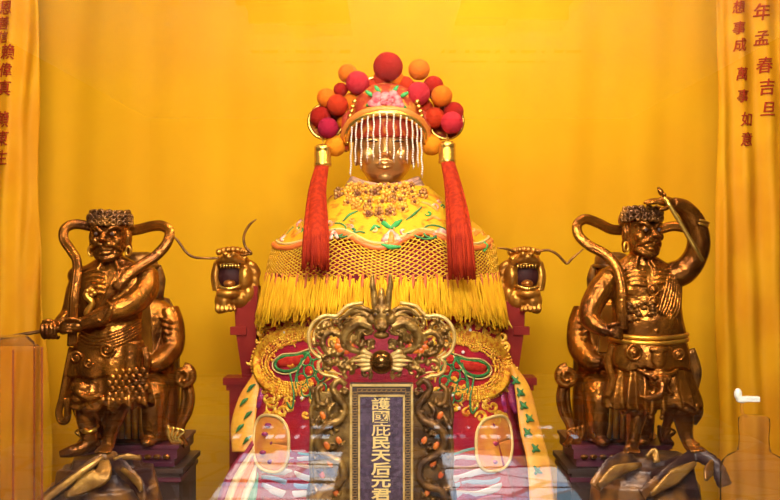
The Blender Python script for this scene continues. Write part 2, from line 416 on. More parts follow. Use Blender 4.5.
def dragon_head(cx, s, whisk):
    hd = bpy.data.objects.new('dragon_head', None); C.objects.link(hd); hd.parent = th
    hd.location = g0((cx, 283, -14)) - Vector(th.location)
    q = lambda u, v, w: (cx + s*u, v, w)
    mb = MB()
    mb.ell(q(5, 272, 2), (16, 17, 16)); mb.ell(q(1, 262, -6), (16, 8, 12))           # skull, brow
    mb.tube([q(-15, 262, -8), q(-17, 276, -10), q(-15, 290, -10)], [4, 5, 5], n=3)
    mb.ell(q(12, 277, -8), (8, 14, 10)); mb.ell(q(15, 292, -4), (8, 10, 10))
    mb.tube([q(-14, 263, -16), q(-6, 259.5, -21), q(4, 259.5, -21), q(12, 263, -16)], [3.6, 4.4, 4.4, 3.6], n=4)          # upper lip
    mb.ell(q(-1, 257, -20), (9, 4.5, 7)); mb.ell(q(-5, 254, -25), (3, 2.6, 3)); mb.ell(q(3, 254, -25), (3, 2.6, 3))
    mb.ell(q(-8, 300, -10), (10, 11, 11)); mb.ell(q(-4, 293, -14), (12, 6, 9)); mb.ell(q(6, 298, -4), (12, 11, 12)); mb.ell(q(-11, 308, -12), (6, 5, 7))
    for a in range(5): mb.tube([q(-14+a*4, 303+a*.4, -17), q(-14+a*4.4, 309, -19), q(-12+a*4, 313-a, -15)], [2, 2.2, .9], n=3)
    for a in range(7):
        mb.ell(q(-14 + a*4.6, 252 - 2.5*sin(a/6*PI), -8), (3.2, 3.6, 5), nu=10, nv=8)
        mb.ell(q(-12 + a*4.2, 258 - 3*sin(a/6*PI), -15), (2.6, 2.6, 4), nu=10, nv=8)
    for a in range(6):                                                                          # mane
        v = 262 + a*7
        mb.tube([q(12, v, -6), q(20 + 2*sin(a), v+4, -6), q(23+1.5*cos(a*2), v+12, -4), q(18, v+17, -4)], [4.5, 4.2, 3.2, 1.2], n=3)
    fused('head', mb, g0, M_drag, hd, 0.9, 2)
    mb = MB(); mb.ell(q(-2, 276, -11), (12.5, 13, 7)); part('mouth', mb, g0, M_mouth, hd)
    mb = MB()
    mb.tube([q(-12, 264, -18), q(-1, 263, -22), q(10, 264, -18)], 1.2, n=3, seg=6)
    for a in range(7): mb.tube([q(-10+a*2.9, 264, -20), q(-10+a*2.9, 268, -20)], [1.5, .7], n=1, seg=6)
    part('upper_teeth', mb, g0, M_gold, hd)
    mb = MB(); mb.tube([q(-13, 286, -18), q(-2, 288, -22), q(9, 285, -18)], 1.7, n=3, seg=8); part('lower_teeth', mb, g0, M_gold, hd)
    mb = MB(); mb.ell(q(-2, 283, -17), (6, 4, 6)); part('tongue', mb, g0, M_bronze_red, hd)
    for sx in (-1, 1):
        mb = MB(); mb.ell(q(sx*8, 262, -20), (2.6, 2.6, 2.6), nu=10, nv=8); part('eye', mb, g0, M_darkwood, hd)
    for pts in whisk:
        mb = MB(); mb.tube(pts, [1.3]*(len(pts)-1) + [.6], n=5, seg=7); part('whisker', mb, g0, M_bronze_dark, hd)
dragon_head(234, 1, [[(224, 258, -30), (212, 258, -32), (200, 257, -32), (192, 252, -32), (184, 241, -32), (173, 231, -30)],
                     [(244, 255, -28), (252, 254, -30), (255, 253, -30), (249, 246, -30), (248, 236, -30), (253, 226, -30), (260, 220, -30)]])
dragon_head(523, -1, [[(512, 252, -28), (503, 249, -32), (494, 248, -34)],
                      [(532, 252, -28), (543, 250, -32), (552, 254, -32), (558, 260, -32), (562, 263, -32), (567, 258, -32), (578, 249, -30)]])

# --- the statue
gs = thing('goddess_statue', 'seated gold-faced statue in an embroidered red robe at the centre', 'statue', g0((382, YF, -10)))
RR = [(196, 385, 0, 54, 36), (211, 385, 0, 66, 52), (228, 384, -3, 88, 66), (245, 384, -5, 101, 74), (300, 382, -8, 113, 84), (350, 381, -12, 119, 90), (400, 380, -16, 127, 96), (450, 381, -20, 139, 102), (500, 382, -22, 153, 108), (560, 383, -24, 166, 114), (YF-2, 383, -24, 170, 116)]
def ring_at(R, v):
    if v <= R[0][0]: return R[0][1:]
    for a, b in zip(R, R[1:]):
        if v <= b[0]:
            f = (v-a[0])/(b[0]-a[0]); return tuple(a[i]*(1-f)+b[i]*f for i in range(1, 5))
    return R[-1][1:]
def front(R, u, v, rip=None):
    cu, cw, ru, rw = ring_at(R, v)
    x = max(-.985, min(.985, (u-cu)/ru)); a = math.atan2(-sqrt(1-x*x), x)
    k = rip(a, v) if rip else 1
    return cw - rw*sqrt(1-x*x)*k
def rrip(a, v):
    e = max(0, min(1, (v-330)/150)); return 1 + e*(.018*sin(17*a) + .012*sin(29*a + 1)) + .006*sin(9*a + v*.02)
def robe_w(u, v): return front(RR, u, v, rrip)

M_robe = mat('crimson_brocade', (0.40, 0.012, 0.016), 0.6, 0, (0.26, 0.006, 0.035), 9, 0.7, 90, sheen=0.05, mixlo=.35, mixhi=.65, spec=.3)
vmin, vmax = RR[0][0], RR[-1][0]
mb = MB(); mb.trunk(RR, 120, lambda a, t: (1, 0), n=8)
for i, (u, v, w_) in enumerate(mb.v):
    cu, cw, ru, rw = ring_at(RR, v); a = math.atan2((w_-cw)/rw, (u-cu)/ru); k = rrip(a, v)
    mb.v[i] = (cu+(u-cu)*k, v, cw+(w_-cw)*(k if w_ < cw else .32))
part('robe', mb, g0, M_robe, gs)

# head: a gold face with neck
M_face = mat('gilded_face', (0.72, 0.40, 0.12), 0.28, 0.75, (0.62, 0.30, 0.09), 5)
M_collar = mat('lilac_scarf', (0.42, 0.22, 0.22), 0.45, 0, (0.5, 0.3, 0.2), 12, 0.3, 40)
mb = MB()
mb.ell((385, 148, 0), (29, 38, 30), nu=32, nv=24)
mb.ell((385, 166, -9), (22, 18, 20), nu=24, nv=16); mb.ell((385, 178, -20), (8, 6, 6))                    # jaw, chin
mb.trunk([(170, 385, 6, 17, 17), (185, 385, 6, 18, 18), (200, 385, 4, 30, 24), (210, 385, 2, 40, 28)], 24)
mb.tube([(385, 140, -28), (385, 150, -32.5), (385, 157, -35)], [3, 3.8, 4.6], n=4); mb.ell((380.5, 158, -30), (3, 2.4, 3)); mb.ell((389.5, 158, -30), (3, 2.4, 3))
for s in (-1, 1):
    mb.tube([(385+s*5, 138, -29), (385+s*13, 134.5, -28), (385+s*22, 139, -21)], [1.3, 1.5, .8], n=4)         # brow
    mb.ell((385+s*12.5, 143.5, -25), (6.5, 3.4, 4)); mb.ell((385+s*16, 157, -20), (9, 9, 8)); mb.ell((385+s*29, 152, 3), (3.5, 14, 7))
mb.tube([(376.5, 166.5, -28), (382, 165, -31), (385, 165.8, -31.3), (388, 165, -31), (393.5, 166.5, -28)], [1, 1.7, 1.7, 1.7, 1], n=4)
mb.tube([(378, 168.5, -28), (385, 170, -30.5), (392, 168.5, -28)], [1, 2, 1], n=4)
fused('head', mb, g0, M_face, gs, 0.9, 2)
for s in (-1, 1):
    mb = MB(); mb.tube([(385+s*7, 144.5, -29.2), (385+s*12.5, 143.8, -30.2), (385+s*18.5, 144.6, -26.4)], [.5, 1.3, .5], n=4); part('eye', mb, g0, M_darkwood, gs)
mb = MB()
for k in range(4): mb.tube([(352-k*2, 180+k*3.4, -6), (366, 186+k*3.4, -24-k*2), (385, 189+k*3.4, -32-k*2), (404, 186+k*3.4, -24-k*2), (418+k*2, 180+k*3.4, -6)], 3.6, n=5)
part('neck_scarf', mb, g0, M_collar, gs)

# ---- embroidery raised on the robe
M_thread = mat('gold_thread', (0.85, 0.46, 0.03), 0.5, 0.15, (0.62, 0.17, 0.012), 60, 1.0, 130, mixlo=.46, mixhi=.60)
M_thread2 = mat('yellow_thread', (0.85, 0.55, 0.06), 0.45, 0.3, (0.7, 0.3, 0.02), 70, 0.7, 150)
M_green = mat('green_thread', (0.02, 0.13, 0.035), 0.55, 0, (0.05, 0.22, 0.05), 60)
M_cream = mat('cream_thread', (0.66, 0.46, 0.18), 0.6, spec=.2)
M_scarlet = mat('scarlet_thread', (0.46, 0.018, 0.014), 0.6, 0, (0.55, 0.04, 0.02), 50, 0.6, 140, spec=.2)
M_violet = mat('violet_sequin', (0.22, 0.015, 0.12), 0.35, 0.2, (0.35, 0.02, 0.08), 50, 0.6, 120)
def onrobe(p, off=0):
    u, v = p[0], p[1]
    for q in range(3):
        w_ = robe_w(u, v); f = 1 + w_*g0.k/4.33; u, v = 390+(p[0]-390)*f, 250+(p[1]-250)*f
    return (u, v, robe_w(u, v) - off)
def emb(name, m, specs, off=.5):
    for pts, r, r2, closed in specs:
        mb = MB()
        P = [Vector((p[0], p[1], 0)) for p in pts]
        Q = crom(([P[-1]] + P + [P[0], P[1]]) if closed else P, 5)
        if closed: Q = Q[5:-5]; Q = Q[:-1]
        mb.tube([onrobe(q, off) for q in Q], r, r2, seg=8, n=1, closed=closed)
        part(name, mb, g0, m, gs)
def mir(pts, du=0, dv=0): return [(762-u+du, v+dv) for u, v in pts]
for s in (0, 1):
    T = (lambda p: mir(p, 2, 5)) if s else (lambda p: p)
    arc = [(316, 334), (300, 333), (282, 337), (267, 347), (260, 362), (265, 378), (280, 388), (298, 388), (312, 382)]
    mb = MB(); AP = crom([Vector((p[0], p[1], 0)) for p in T(arc)], 7); wd = interp([4, 7, 8.5, 9, 9, 9, 8, 6, 3], len(AP))
    mb.tube([onrobe(q, .2) for q in AP], [x*.9 for x in wd], 1.2, seg=8, n=1)
    re_ = random.Random(4)
    for q, p in enumerate(AP):
        t_ = (AP[min(q+1, len(AP)-1)] - AP[max(q-1, 0)]).normalized(); nn_ = Vector((-t_.y, t_.x, 0))
        for z in range(-3, 4):
            c_ = p + nn_*(wd[q]*z/3.2) + Vector((re_.uniform(-.5, .5), re_.uniform(-.5, .5), 0)); mb.ell(onrobe(c_, 1.4 + re_.uniform(0, .7)), (1.35, 1.25, .9), nu=6, nv=5)
    part('dragon_embroidery', mb, g0, M_thread, gs)
    fl = []
    for (u, v, r, sg) in [(268, 322, 7, 1), (286, 318, 6, -1), (300, 322, 6, 1), (262, 333, 5, -1), (272, 402, 6, 1), (283, 412, 6, -1), (268, 415, 4.5, 1), (290, 400, 5, 1), (316, 324, 5, -1), (264, 308, 5, 1), (278, 306, 4, -1)]:
        fl.append((T([(u + r*(1-k/12)*cos(sg*k*.8)*1.0, v + r*(1-k/12)*sin(sg*k*.8)) for k in range(10)]), [1.2, 1.8, 2, 1.6, 1.2], 1.1, False))
    for k in range(9):
        a = arc[k]; d = (a[0]-288, a[1]-362); L = math.hypot(*d)+.01; d = (d[0]/L, d[1]/L)
        fl.append((T([(a[0]+d[0]*6, a[1]+d[1]*6), (a[0]+d[0]*11+2*d[1], a[1]+d[1]*11-2*d[0]), (a[0]+d[0]*14-2*d[1], a[1]+d[1]*14)]), [2.2, 1.6, .6], 1, False))
    emb('flame_embroidery', M_thread2, fl)
    loz = [(276, 362), (284, 356.5), (296, 355.5), (308, 352.5), (303, 360), (297, 368), (286, 371), (277, 368)]
    emb('leaf_embroidery', M_scarlet, [(T([(279, 364), (287, 362), (297, 360), (304, 355)]), [3.5, 5, 5, 2], 1.6, False)], 1.2)
    emb('leaf_outline', M_green, [(T(loz), 1.5, 1.2, True)], 2.2)
    emb('leaf_edging', M_cream, [(T([(292+(u-292)*1.17, 363+(v-363)*1.35) for u, v in loz]), .7, .7, True)], 2.0)
    cells = [(306, 360, 5), (314, 354, 5), (318, 365, 5.5), (309, 371, 5.5), (302, 379, 5), (313, 382, 5.5), (320, 376, 4.5), (306, 391, 4.5), (315, 394, 5), (322, 388, 4.5)]
    emb('scale_embroidery', M_scarlet, [(T([(u-r*.7, v), (u, v-.5), (u+r*.7, v)]), [r*.5, r*.85, r*.5], .35, False) for u, v, r in cells], 1.0)
    emb('scale_outline', M_green, [(T([(u+r*cos(k*PI/4)*(1+.15*sin(3*k)), v+r*1.1*sin(k*PI/4)) for k in range(8)]), .8, .8, True) for u, v, r in cells] + [(T([(300, 366), (296, 378), (297, 388)]), 1.1, 1, False), (T([(290, 372), (294, 394), (292, 408), (287, 402)]), .9, .9, False)], 2.0)
    emb('sequin_embroidery', M_violet, [(T([(256, 372), (253, 384), (251, 396), (247, 408)]), [3, 5, 5, 3], 1.2, False), (T([(262, 388), (261, 398), (258, 408)]), [2, 3.5, 2], 1.2, False)])
    # curling flames and clouds filling the ground between
    rf = random.Random(21+s)
    for k in range(60):
        u = rf.uniform(256, 335); v = rf.uniform(318, 345) if k < 26 else rf.uniform(345, 418)
        if 347 < v < 400 and 270 < u < 326 and k % 3: continue
        r = rf.uniform(3, 6.5); sg = rf.choice((-1, 1)); ph = rf.uniform(0, 6)
        cu_ = [(u + r*(1-q/11)*cos(ph+sg*q*.75), v + r*(1-q/11)*sin(ph+sg*q*.75)) for q in range(8)] 
        tail = [(u + r*cos(ph) - sg*r*1.6*sin(ph)*-1, v + r*sin(ph) + sg*r*1.6*cos(ph)*-1)]
        emb('flame_embroidery', M_thread2 if k % 3 else M_thread, [(T(tail + cu_), [.6, 1.7, 2.0, 1.8, 1.2], 1.0, False)], .3)
    # oval medallion low on the robe
    cu, cv, ru, rv = ((280, 428, 17.5, 24) if not s else (487, 429, 18, 23))
    mb = MB()
    def med(i, j):
        a = 2*PI*i; q = j; u = cu + ru*q*(abs(cos(a))**.75)*(1 if cos(a) > 0 else -1); v = cv + rv*q*(abs(sin(a))**.75)*(1 if sin(a) > 0 else -1)
        return (u, v, robe_w(u, v) - 2.2)
    mb.grid(med, 40, 8, thick=1.2); md = part('medallion', mb, g0, mat('orange_silk', (0.72, 0.30, 0.04), 0.5, 0, (0.62, 0.18, 0.05), 14, .3, 90), gs)
    mb = MB(); mb.tube([Vector(med(k/36, 1.03)) + Vector((0, 0, -.6)) for k in range(36)], 1.5, n=1, closed=True); part('medallion_rim', mb, g0, M_cream, md)
    mb = MB()
    for k in range(5): mb.ell((cu-6+random.uniform(-2, 14), cv-16+k*8, robe_w(cu, cv-16+k*8)-2.5), (3.2, 2.2, 1.2), nu=10, nv=6)
    part('medallion_flower', mb, g0, M_violet, md)
M_pearl = mat('pearl', (0.8, 0.72, 0.66), 0.2)
for u, v in [(452, 395), (459, 408), (302, 398), (330, 402), (440, 402), (470, 330), (285, 332), (463, 352)]:
    mb = MB(); mb.ell(onrobe((u, v), 1.5), 1.7, nu=10, nv=8); part('sewn_pearl', mb, g0, M_pearl, gs)
# wave bands at the hem, mostly the glass reflection put into their colours
hem = [((0.16, 0.36, 0.36), 450, 1.3), ((0.62, 0.52, 0.50), 457, 2.2), ((0.46, 0.2, 0.09), 465, 2.0), ((0.62, 0.55, 0.55), 474, 3.2), ((0.28, 0.36, 0.48), 483, 2.4), ((0.66, 0.58, 0.56), 493, 3.6), ((0.45, 0.1, 0.1), 503, 3)]
for i, (col, v0, h) in enumerate(hem):
    mb = MB(); pts = []
    for k in range(61):
        u = 262 + k*4.0; v = v0 + 1.8*sin(u*.13 + i*1.7) - (u-382)**2*.0009 + 8
        pts.append(onrobe((u, v), .2))
    mb.tube(pts, h, .5, seg=8, n=1); part('hem_reflection_wave', mb, g0, mat('hem_reflection_silk', col, .6, bump=.3, bscale=120, spec=.2), gs)

# long side panels of the skirt with striped borders
M_sash = mat('yellow_brocade', (0.75, 0.36, 0.03), 0.5, 0, (0.7, 0.28, 0.03), 20, .3, 90, sheen=.2)
def band(name, m, left, right, w0, label=None):
    mb = MB(); L = crom([Vector((p[0], p[1], 0)) for p in left], 8); R = crom([Vector((p[0], p[1], 0)) for p in right], 8)
    n = len(L)-1
    def fn(i, j):
        a = j*n; k = min(int(a), n-1); f = a-k
        p = (L[k]*(1-f)+L[k+1]*f)*(1-i) + (R[k]*(1-f)+R[k+1]*f)*i
        w_ = w0(p.x, p.y) - 3*sin(i*PI); f = 1 + w_*g0.k/4.33; return (390+(p.x-390)*f, 250+(p.y-250)*f, w_)
    mb.grid(fn, 10, 40, thick=2.5); return part(name, mb, g0, m, gs, label=label)
def onside(u, v, off):
    w_ = side_w(u, v) - off; f = 1 + w_*g0.k/4.33; return (390+(u-390)*f, 250+(v-250)*f, w_)
def side_w(u, v): return -30 - max(0, (v-370))*.35 - (40-min(40, abs(u-382)-125))*.35
sp = band('side_panel', M_sash, [(258, 368), (240, 395), (231, 425), (232, 452)], [(262, 375), (258, 400), (254, 430), (250, 452)], side_w)
for k, (u, v) in enumerate([(250, 388), (243, 402), (247, 415), (239, 428), (246, 440)]):
    mb = MB(); mb.tube([onside(u-3, v+4, 5), onside(u+1, v-1, 6), onside(u+5, v-4, 5)], [.6, 1.9, .6], 1.0, n=4)
    part('leaf_embroidery', mb, g0, M_green, gs)
edges = [[(252, 440), (234, 462), (222, 485), (212, 520), (206, 560)], [(254, 446), (240, 466), (229, 487), (219, 520), (213, 560)], [(255, 454), (245, 471), (236, 490), (227, 520), (221, 560)], [(256, 462), (250, 476), (243, 492), (235, 520), (229, 560)], [(257, 470), (255, 482), (249, 496), (243, 520), (237, 560)], [(259, 478), (258, 488), (256, 500), (251, 522), (246, 560)]]
bc = [(0.30, .02, .06), (.75, .50, .22), (.66, .18, .03), (.78, .66, .42), (.15, .36, .2)]
for k in range(5): band('border_stripe', mat('stripe_silk', bc[k], .5, bump=.2, bscale=100), edges[k], edges[k+1], side_w)
band('side_panel', M_sash, [(509, 366), (515, 390), (520, 430), (528, 470), (532, 560)], [(514, 364), (530, 388), (541, 430), (551, 470), (560, 560)], side_w)
for k, (u, v) in enumerate([(516, 380), (521, 392), (524, 405), (530, 418), (528, 432), (536, 448), (538, 470)]):
    mb = MB(); mb.tube([onside(u-4, v-4, 5), onside(u, v+1, 6), onside(u+4, v+3, 5)], [.8, 2.2, .6], 1.0, n=4)
    mb.tube([onside(u+2, v-3, 5), onside(u-3, v+4, 5)], [.6, 1.6], 1.0, n=4)
    part('leaf_embroidery', mb, g0, M_green, gs)

# ================================================================== the cape
CR = [(188, 386, 0, 42, 30), (200, 386, -1, 56, 44), (211, 386, -3, 70, 58), (228, 385, -5, 93, 76), (245, 384, -7, 108, 88), (262, 383, -8, 112, 95), (290, 382, -10, 115, 100), (330, 382, -14, 119, 106)]
def cape_w(u, v): return front(CR, u, v)
M_yell = mat('yellow_silk', (0.64, 0.34, 0.012), 0.7, 0, (0.55, 0.15, 0.010), 26, .4, 90, spec=.2, mixlo=.52, mixhi=.66)
cp = thing('shoulder_cape', 'embroidered yellow shoulder cape with netted fringe on the central statue', 'cape', g0((385, 250, -20)))
def hemline(u):
    x = u-384
    return 241 + 7*cos(x*2*PI/83 + .25) + max(0, abs(x)-70)*.03
mb = MB()
NU = 160
def cpt(i, j, off=4):
    a = -PI*1.08*(1-i) + .08*PI*i      # from one side over the front to the other
    a = -PI - .25 + (PI + .5)*i
    # radius along the shoulder slope
    v = None
    cu, cw, ru, rw = ring_at(CR, 240); u = cu + cos(a)*ru
    vb = hemline(u) if sin(a) < .3 else 244
    v = 187 + (vb-187)*j
    cu, cw, ru, rw = ring_at(CR, v)
    return (cu + cos(a)*(ru+off*.6), v, cw + sin(a)*(rw+off))
mb.grid(lambda i, j: cpt(i, j), NU, 24, thick=0)
mb.grid(lambda i, j: cpt(i, j, 2.4), NU, 24)
part('cape_cloth', mb, g0, M_yell, cp)
mb = MB(); mb.tube([Vector(cpt(i/NU, 1, 3.6)) for i in range(NU+1)], 2.6, 2.0, n=1, seg=8); part('hem_piping', mb, g0, mat('orange_piping', (.72, .16, .03), .5, bump=.3, bscale=120), cp)
mb = MB(); mb.tube([Vector(cpt(i/NU, .93, 4.6)) for i in range(NU+1)], 1.3, 1.0, n=1, seg=8); part('hem_edging', mb, g0, M_cream, cp)
def oncape(p, off=5): 
    cu, cw, ru, rw = ring_at(CR, p[1]); u = cu + max(-.95, min(.95, (p[0]-cu)/ru))*ru; return (u, p[1], cape_w(u, p[1]) - off)
def cemb(name, m, specs, off=5):
    for pts, r, r2, closed in specs:
        mb = MB()
        P = [Vector((p[0], p[1], 0)) for p in pts]
        Q = crom(([P[-1]] + P + [P[0], P[1]]) if closed else P, 5)
        if closed: Q = Q[5:-5]; Q = Q[:-1]
        mb.tube([oncape(q, off) for q in Q], r, r2, seg=7, n=1, closed=closed)
        part(name, mb, g0, m, cp)
M_orange = mat('orange_thread', (.75, .2, .02), .5, 0, (.8, .3, .05), 60, .3, 120)
M_pink = mat('pink_thread', (.62, .16, .13), .5, 0, (.8, .5, .4), 40)
M_green2 = mat('bright_green_thread', (.03, .30, .06), .5)
sp1 = [(327, 230), (334, 226), (343, 225), (349, 229), (347, 235), (340, 237), (337, 233), (341, 230)]
sp2 = [(337, 236), (346, 238), (354, 236), (361, 233), (367, 234)]
cemb('vine_embroidery', M_green, [(sp1, .9, .7, False), (sp2, .9, .7, False), ([(289, 214), (294, 210), (299, 213), (303, 209)], 1.3, .8, False), ([(283, 230), (288, 228), (291, 232), (286, 235), (283, 232)], 1, .8, False), ([(296, 222), (292, 216), (297, 212)], .9, .8, False)] + [(mir(p, 8, 2), .9, .7, False) for p in (sp1, sp2)] + [([(405, 222), (413, 216), (420, 209)], [.6, 1.6, .6], .8, False), ([(346, 223), (352, 217), (360, 213)], [.6, 1.6, .6], .8, False)])
cemb('leaf_embroidery', M_green2, [([(379, 222), (385, 226), (391, 230)], [1, 3, 1.5], 1, False), ([(401, 222), (396, 226), (391, 230)], [1, 3, 1.5], 1, False), ([(382, 245), (390, 247), (400, 247)], [1, 2.6, 1], 1, False), ([(478, 241), (481, 246), (479, 251)], [1, 3, 1], 1, False), ([(372, 232), (376, 228), (381, 229)], [.8, 2, .8], .9, False)], 5.5)
cemb('blossom_embroidery', M_pink, [([(391, 232), (388, 238), (384, 243)], [1.5, 4, 3], 1.1, False), ([(391, 232), (395, 238), (399, 243)], [1.5, 4, 3], 1.1, False), ([(335, 240), (338, 234), (342, 239)], [1.5, 2.5, 1.5], 1, False), ([(430, 236), (437, 232), (444, 235)], [1.5, 3, 1.5], 1, False), ([(294, 226), (298, 222), (301, 227)], [1.5, 3, 1.5], 1, False), ([(276, 236), (282, 240), (288, 241)], [1.5, 2.6, 1.5], 1, False)], 5.2)
cemb('flame_embroidery', M_orange, [([(391, 234), (391, 244)], [3, 3.4], 1.4, False), ([(300, 236), (306, 231), (304, 225)], [1.5, 2.6, 1], 1, False), ([(350, 240), (356, 237), (361, 240)], [1, 2.4, 1], 1, False), ([(408, 238), (416, 232), (424, 233)], [1, 2.2, 1], 1, False), ([(470, 236), (476, 232), (482, 237)], [1.5, 3.2, 1.5], 1, False), ([(486, 240), (489, 245), (487, 249)], [1.5, 2.6, 1], 1, False), ([(425, 222), (431, 219), (438, 222)], [1, 2.2, 1], 1, False), ([(345, 207), (352, 205), (360, 206)], [1, 1.9, 1], 1, False), ([(420, 204), (428, 207), (436, 213)], [1, 1.8, 1], 1, False), ([(312, 216), (308, 222), (311, 228)], [1, 2.2, 1], 1, False)], 5.2)
rc = random.Random(31); mots = []
for k in range(60):
    v = rc.uniform(196, 236); hw = ring_at(CR, v)[2]*.93; u = 384 + rc.uniform(-hw, hw)
    if abs(u-382) < 42 and v < 222: continue
    if v > hemline(u) - 7: continue
    r = rc.uniform(2.2, 4.2); ph = rc.uniform(0, 6); sg = rc.choice((-1, 1))
    P = [(u + r*(1-q/10)*cos(ph+sg*q*.8), v + .8*r*(1-q/10)*sin(ph+sg*q*.8)) for q in range(7)]
    cemb('scroll_embroidery', [M_orange, M_orange, M_green, M_pink, M_cream, M_green2][k % 6], [(P, [.5, 1.0, 1.3, .8], .7, False)], 5)
# netting, then hanging yellow cords
M_net = mat('gold_cord', (.78, .44, .04), .6, 0, (.70, .32, .02), 60, spec=.2)
M_fringe = mat('yellow_cord', (.72, .385, .010), .7, 0, (.62, .28, .008), 45, stretch=(1, 1, .08), spec=.15)
M_redlining = mat('red_lining', (.40, .02, .012), .7)
def netp(a, v, off):
    cu, cw, ru, rw = ring_at(CR, v); return (cu + cos(a)*(ru+off*.5), v, cw + sin(a)*(rw+off))
NA = 50; A0, A1 = -PI - .12, .12; VN = 276
mb = MB()
for d in (0, 1):
    for k in range(-10, NA+11):
        pts = []
        for j in range(0, 11):
            ai = k + (1 if d else -1)*(j-5)*.95
            if not 0 <= ai <= NA: continue
            a = A0 + (A1-A0)*ai/NA
            u = ring_at(CR, 250)[0] + cos(a)*ring_at(CR, 250)[2]
            vt = hemline(u)+1
            v = vt + (VN + 3*sin(ai*.5) - vt)*j/10
            zz = (.45 if (j % 2 == 0) else -.45)*(1 if d else -1)
            pts.append(netp(a, v, 3.2 + zz))
        if len(pts) > 2: mb.tube(pts, .56, n=1, seg=5)
part('net_fringe', mb, g0, M_net, cp)
mb = MB()
rr = random.Random(3)
for k in range(720):
    a = A0 + (A1-A0)*(k + rr.random()*.7)/720
    u = 382 + cos(a)*118
    top = VN + 2*sin(k*.5) + rr.uniform(-2, 3) ; L = rr.uniform(26, 36) + 12*abs(cos(a))**3
    if k % 11 == 0: top += rr.uniform(2, 7)
    j1, j2 = rr.uniform(-1.2, 1.2), rr.uniform(-2.2, 2.2)
    o1 = rr.uniform(1.5, 4.5)
    p = [Vector(netp(a, top, o1)), Vector(netp(a + .002*j1, top+L*.5, o1 + rr.uniform(0, 2))), Vector(netp(a + .006*j2, top+L, o1 + rr.uniform(0, 3)))]
    p[1].x += j1 + (cos(a)*1); p[2].x += j2 + cos(a)*2
    mb.tube(p, [.75, .95, .8], n=2, seg=5)
part('tassel_fringe', mb, g0, M_fringe, cp, kind='stuff')
mb = MB()
for k in range(34):
    a = A0 + (A1-A0)*(k+.5)/34
    mb.tube([netp(a, VN-4, 3), netp(a, VN+3, 3.5), netp(a, VN+9, 4)], [1.2, 1.6, .8], n=2, seg=6)
part('fringe_knot', mb, g0, mat('rust_cord', (.5, .09, .02), .6), cp, kind='stuff')

# ---- collar of gilt flowers
fc = thing('flower_collar', 'collar of small gilt and yellow flowers round the neck of the central statue', 'collar', g0((385, 205, -40)))
M_petal = mat('gilt_petal', (.68, .38, .03), .45, .2, (.5, .2, .02), 50)
M_petal2 = mat('brown_petal', (.22, .09, .02), .4, .3, (.42, .18, .03), 40)
M_fheart = mat('brown_heart', (.22, .06, .03), .4, .3)
base = None; nfl = 0
for row, (v0, nn, hw) in enumerate([(190, 9, 30), (196, 10, 40), (203, 9, 40), (210, 7, 32), (217, 5, 22), (223, 3, 11)]):
    for k in range(nn):
        x = -1 + 2*k/(nn-1); u = 381 + x*hw + rr.uniform(-1.5, 1.5); v = v0 - (x*x)*(3+row) + rr.uniform(-1.5, 1.5)
        w_ = cape_w(u, max(v, 189)) - 7 - rr.uniform(0, 2); sc = rr.uniform(.8, 1.2)
        mb = MB(); ph = rr.uniform(0, 1)
        for q in range(6):
            a = ph + q*PI/3
            mb.ell((u + 3.1*sc*cos(a), v + 3.1*sc*sin(a), w_ + .6), (2.0*sc, 1.9*sc, 1.0), nu=8, nv=6)
        fo = part('flower', mb, g0, M_petal if rr.random() < .62 else M_petal2, fc)
        mb = MB(); mb.ell((u, v, w_ - .6), 1.7*sc, nu=8, nv=6); part('flower_centre', mb, g0, M_fheart if rr.random() < .6 else M_petal, fo)
# ================================================================== headdress
hdz = thing('beaded_headdress', 'red headdress with pom-poms, bead veil and long tassels on the central statue', 'headdress', g0((386, 130, 0)))
M_cap = mat('brocade_red', (.34, .035, .014), .55, 0, (.58, .22, .03), 34, .4, 100, mixlo=.52, mixhi=.62, spec=.2)
mb = MB()
mb.trunk([(84, 386, 0, 10, 10), (88, 386, 0, 22, 20), (97, 386, 0, 31, 29), (112, 386, 0, 36, 35), (130, 386, 2, 38, 38), (140, 386, 4, 38, 37)], 40)
part('cap', mb, g0, M_cap, hdz)
mb = MB(); arc = []
for k in range(25):
    a = PI*k/24; arc.append((386 - 39*cos(a), 146 - 28*sin(a)**.8, -18 - 24*sin(a)))
mb.tube(arc, 3.0, 2.0, n=1, seg=10); part('brow_band', mb, g0, M_gold, hdz)
mb = MB(); mb.tube([(p[0]+(p[0]-386)*.06, p[1]-4, p[2]+2) for p in arc], 3.2, 2.2, n=1, seg=10); part('upper_band', mb, g0, mat('orange_band', (.62, .2, .03), .45, .2, bump=.4, bscale=110), hdz)
mb = MB()
for s in (-1, 1):
    mb.prism([(386+s*33, 108), (386+s*43, 118), (386+s*45, 140), (386+s*41, 152), (386+s*37, 150), (386+s*36, 125)], -16, 6)
part('side_flap', mb, g0, M_cap, hdz)
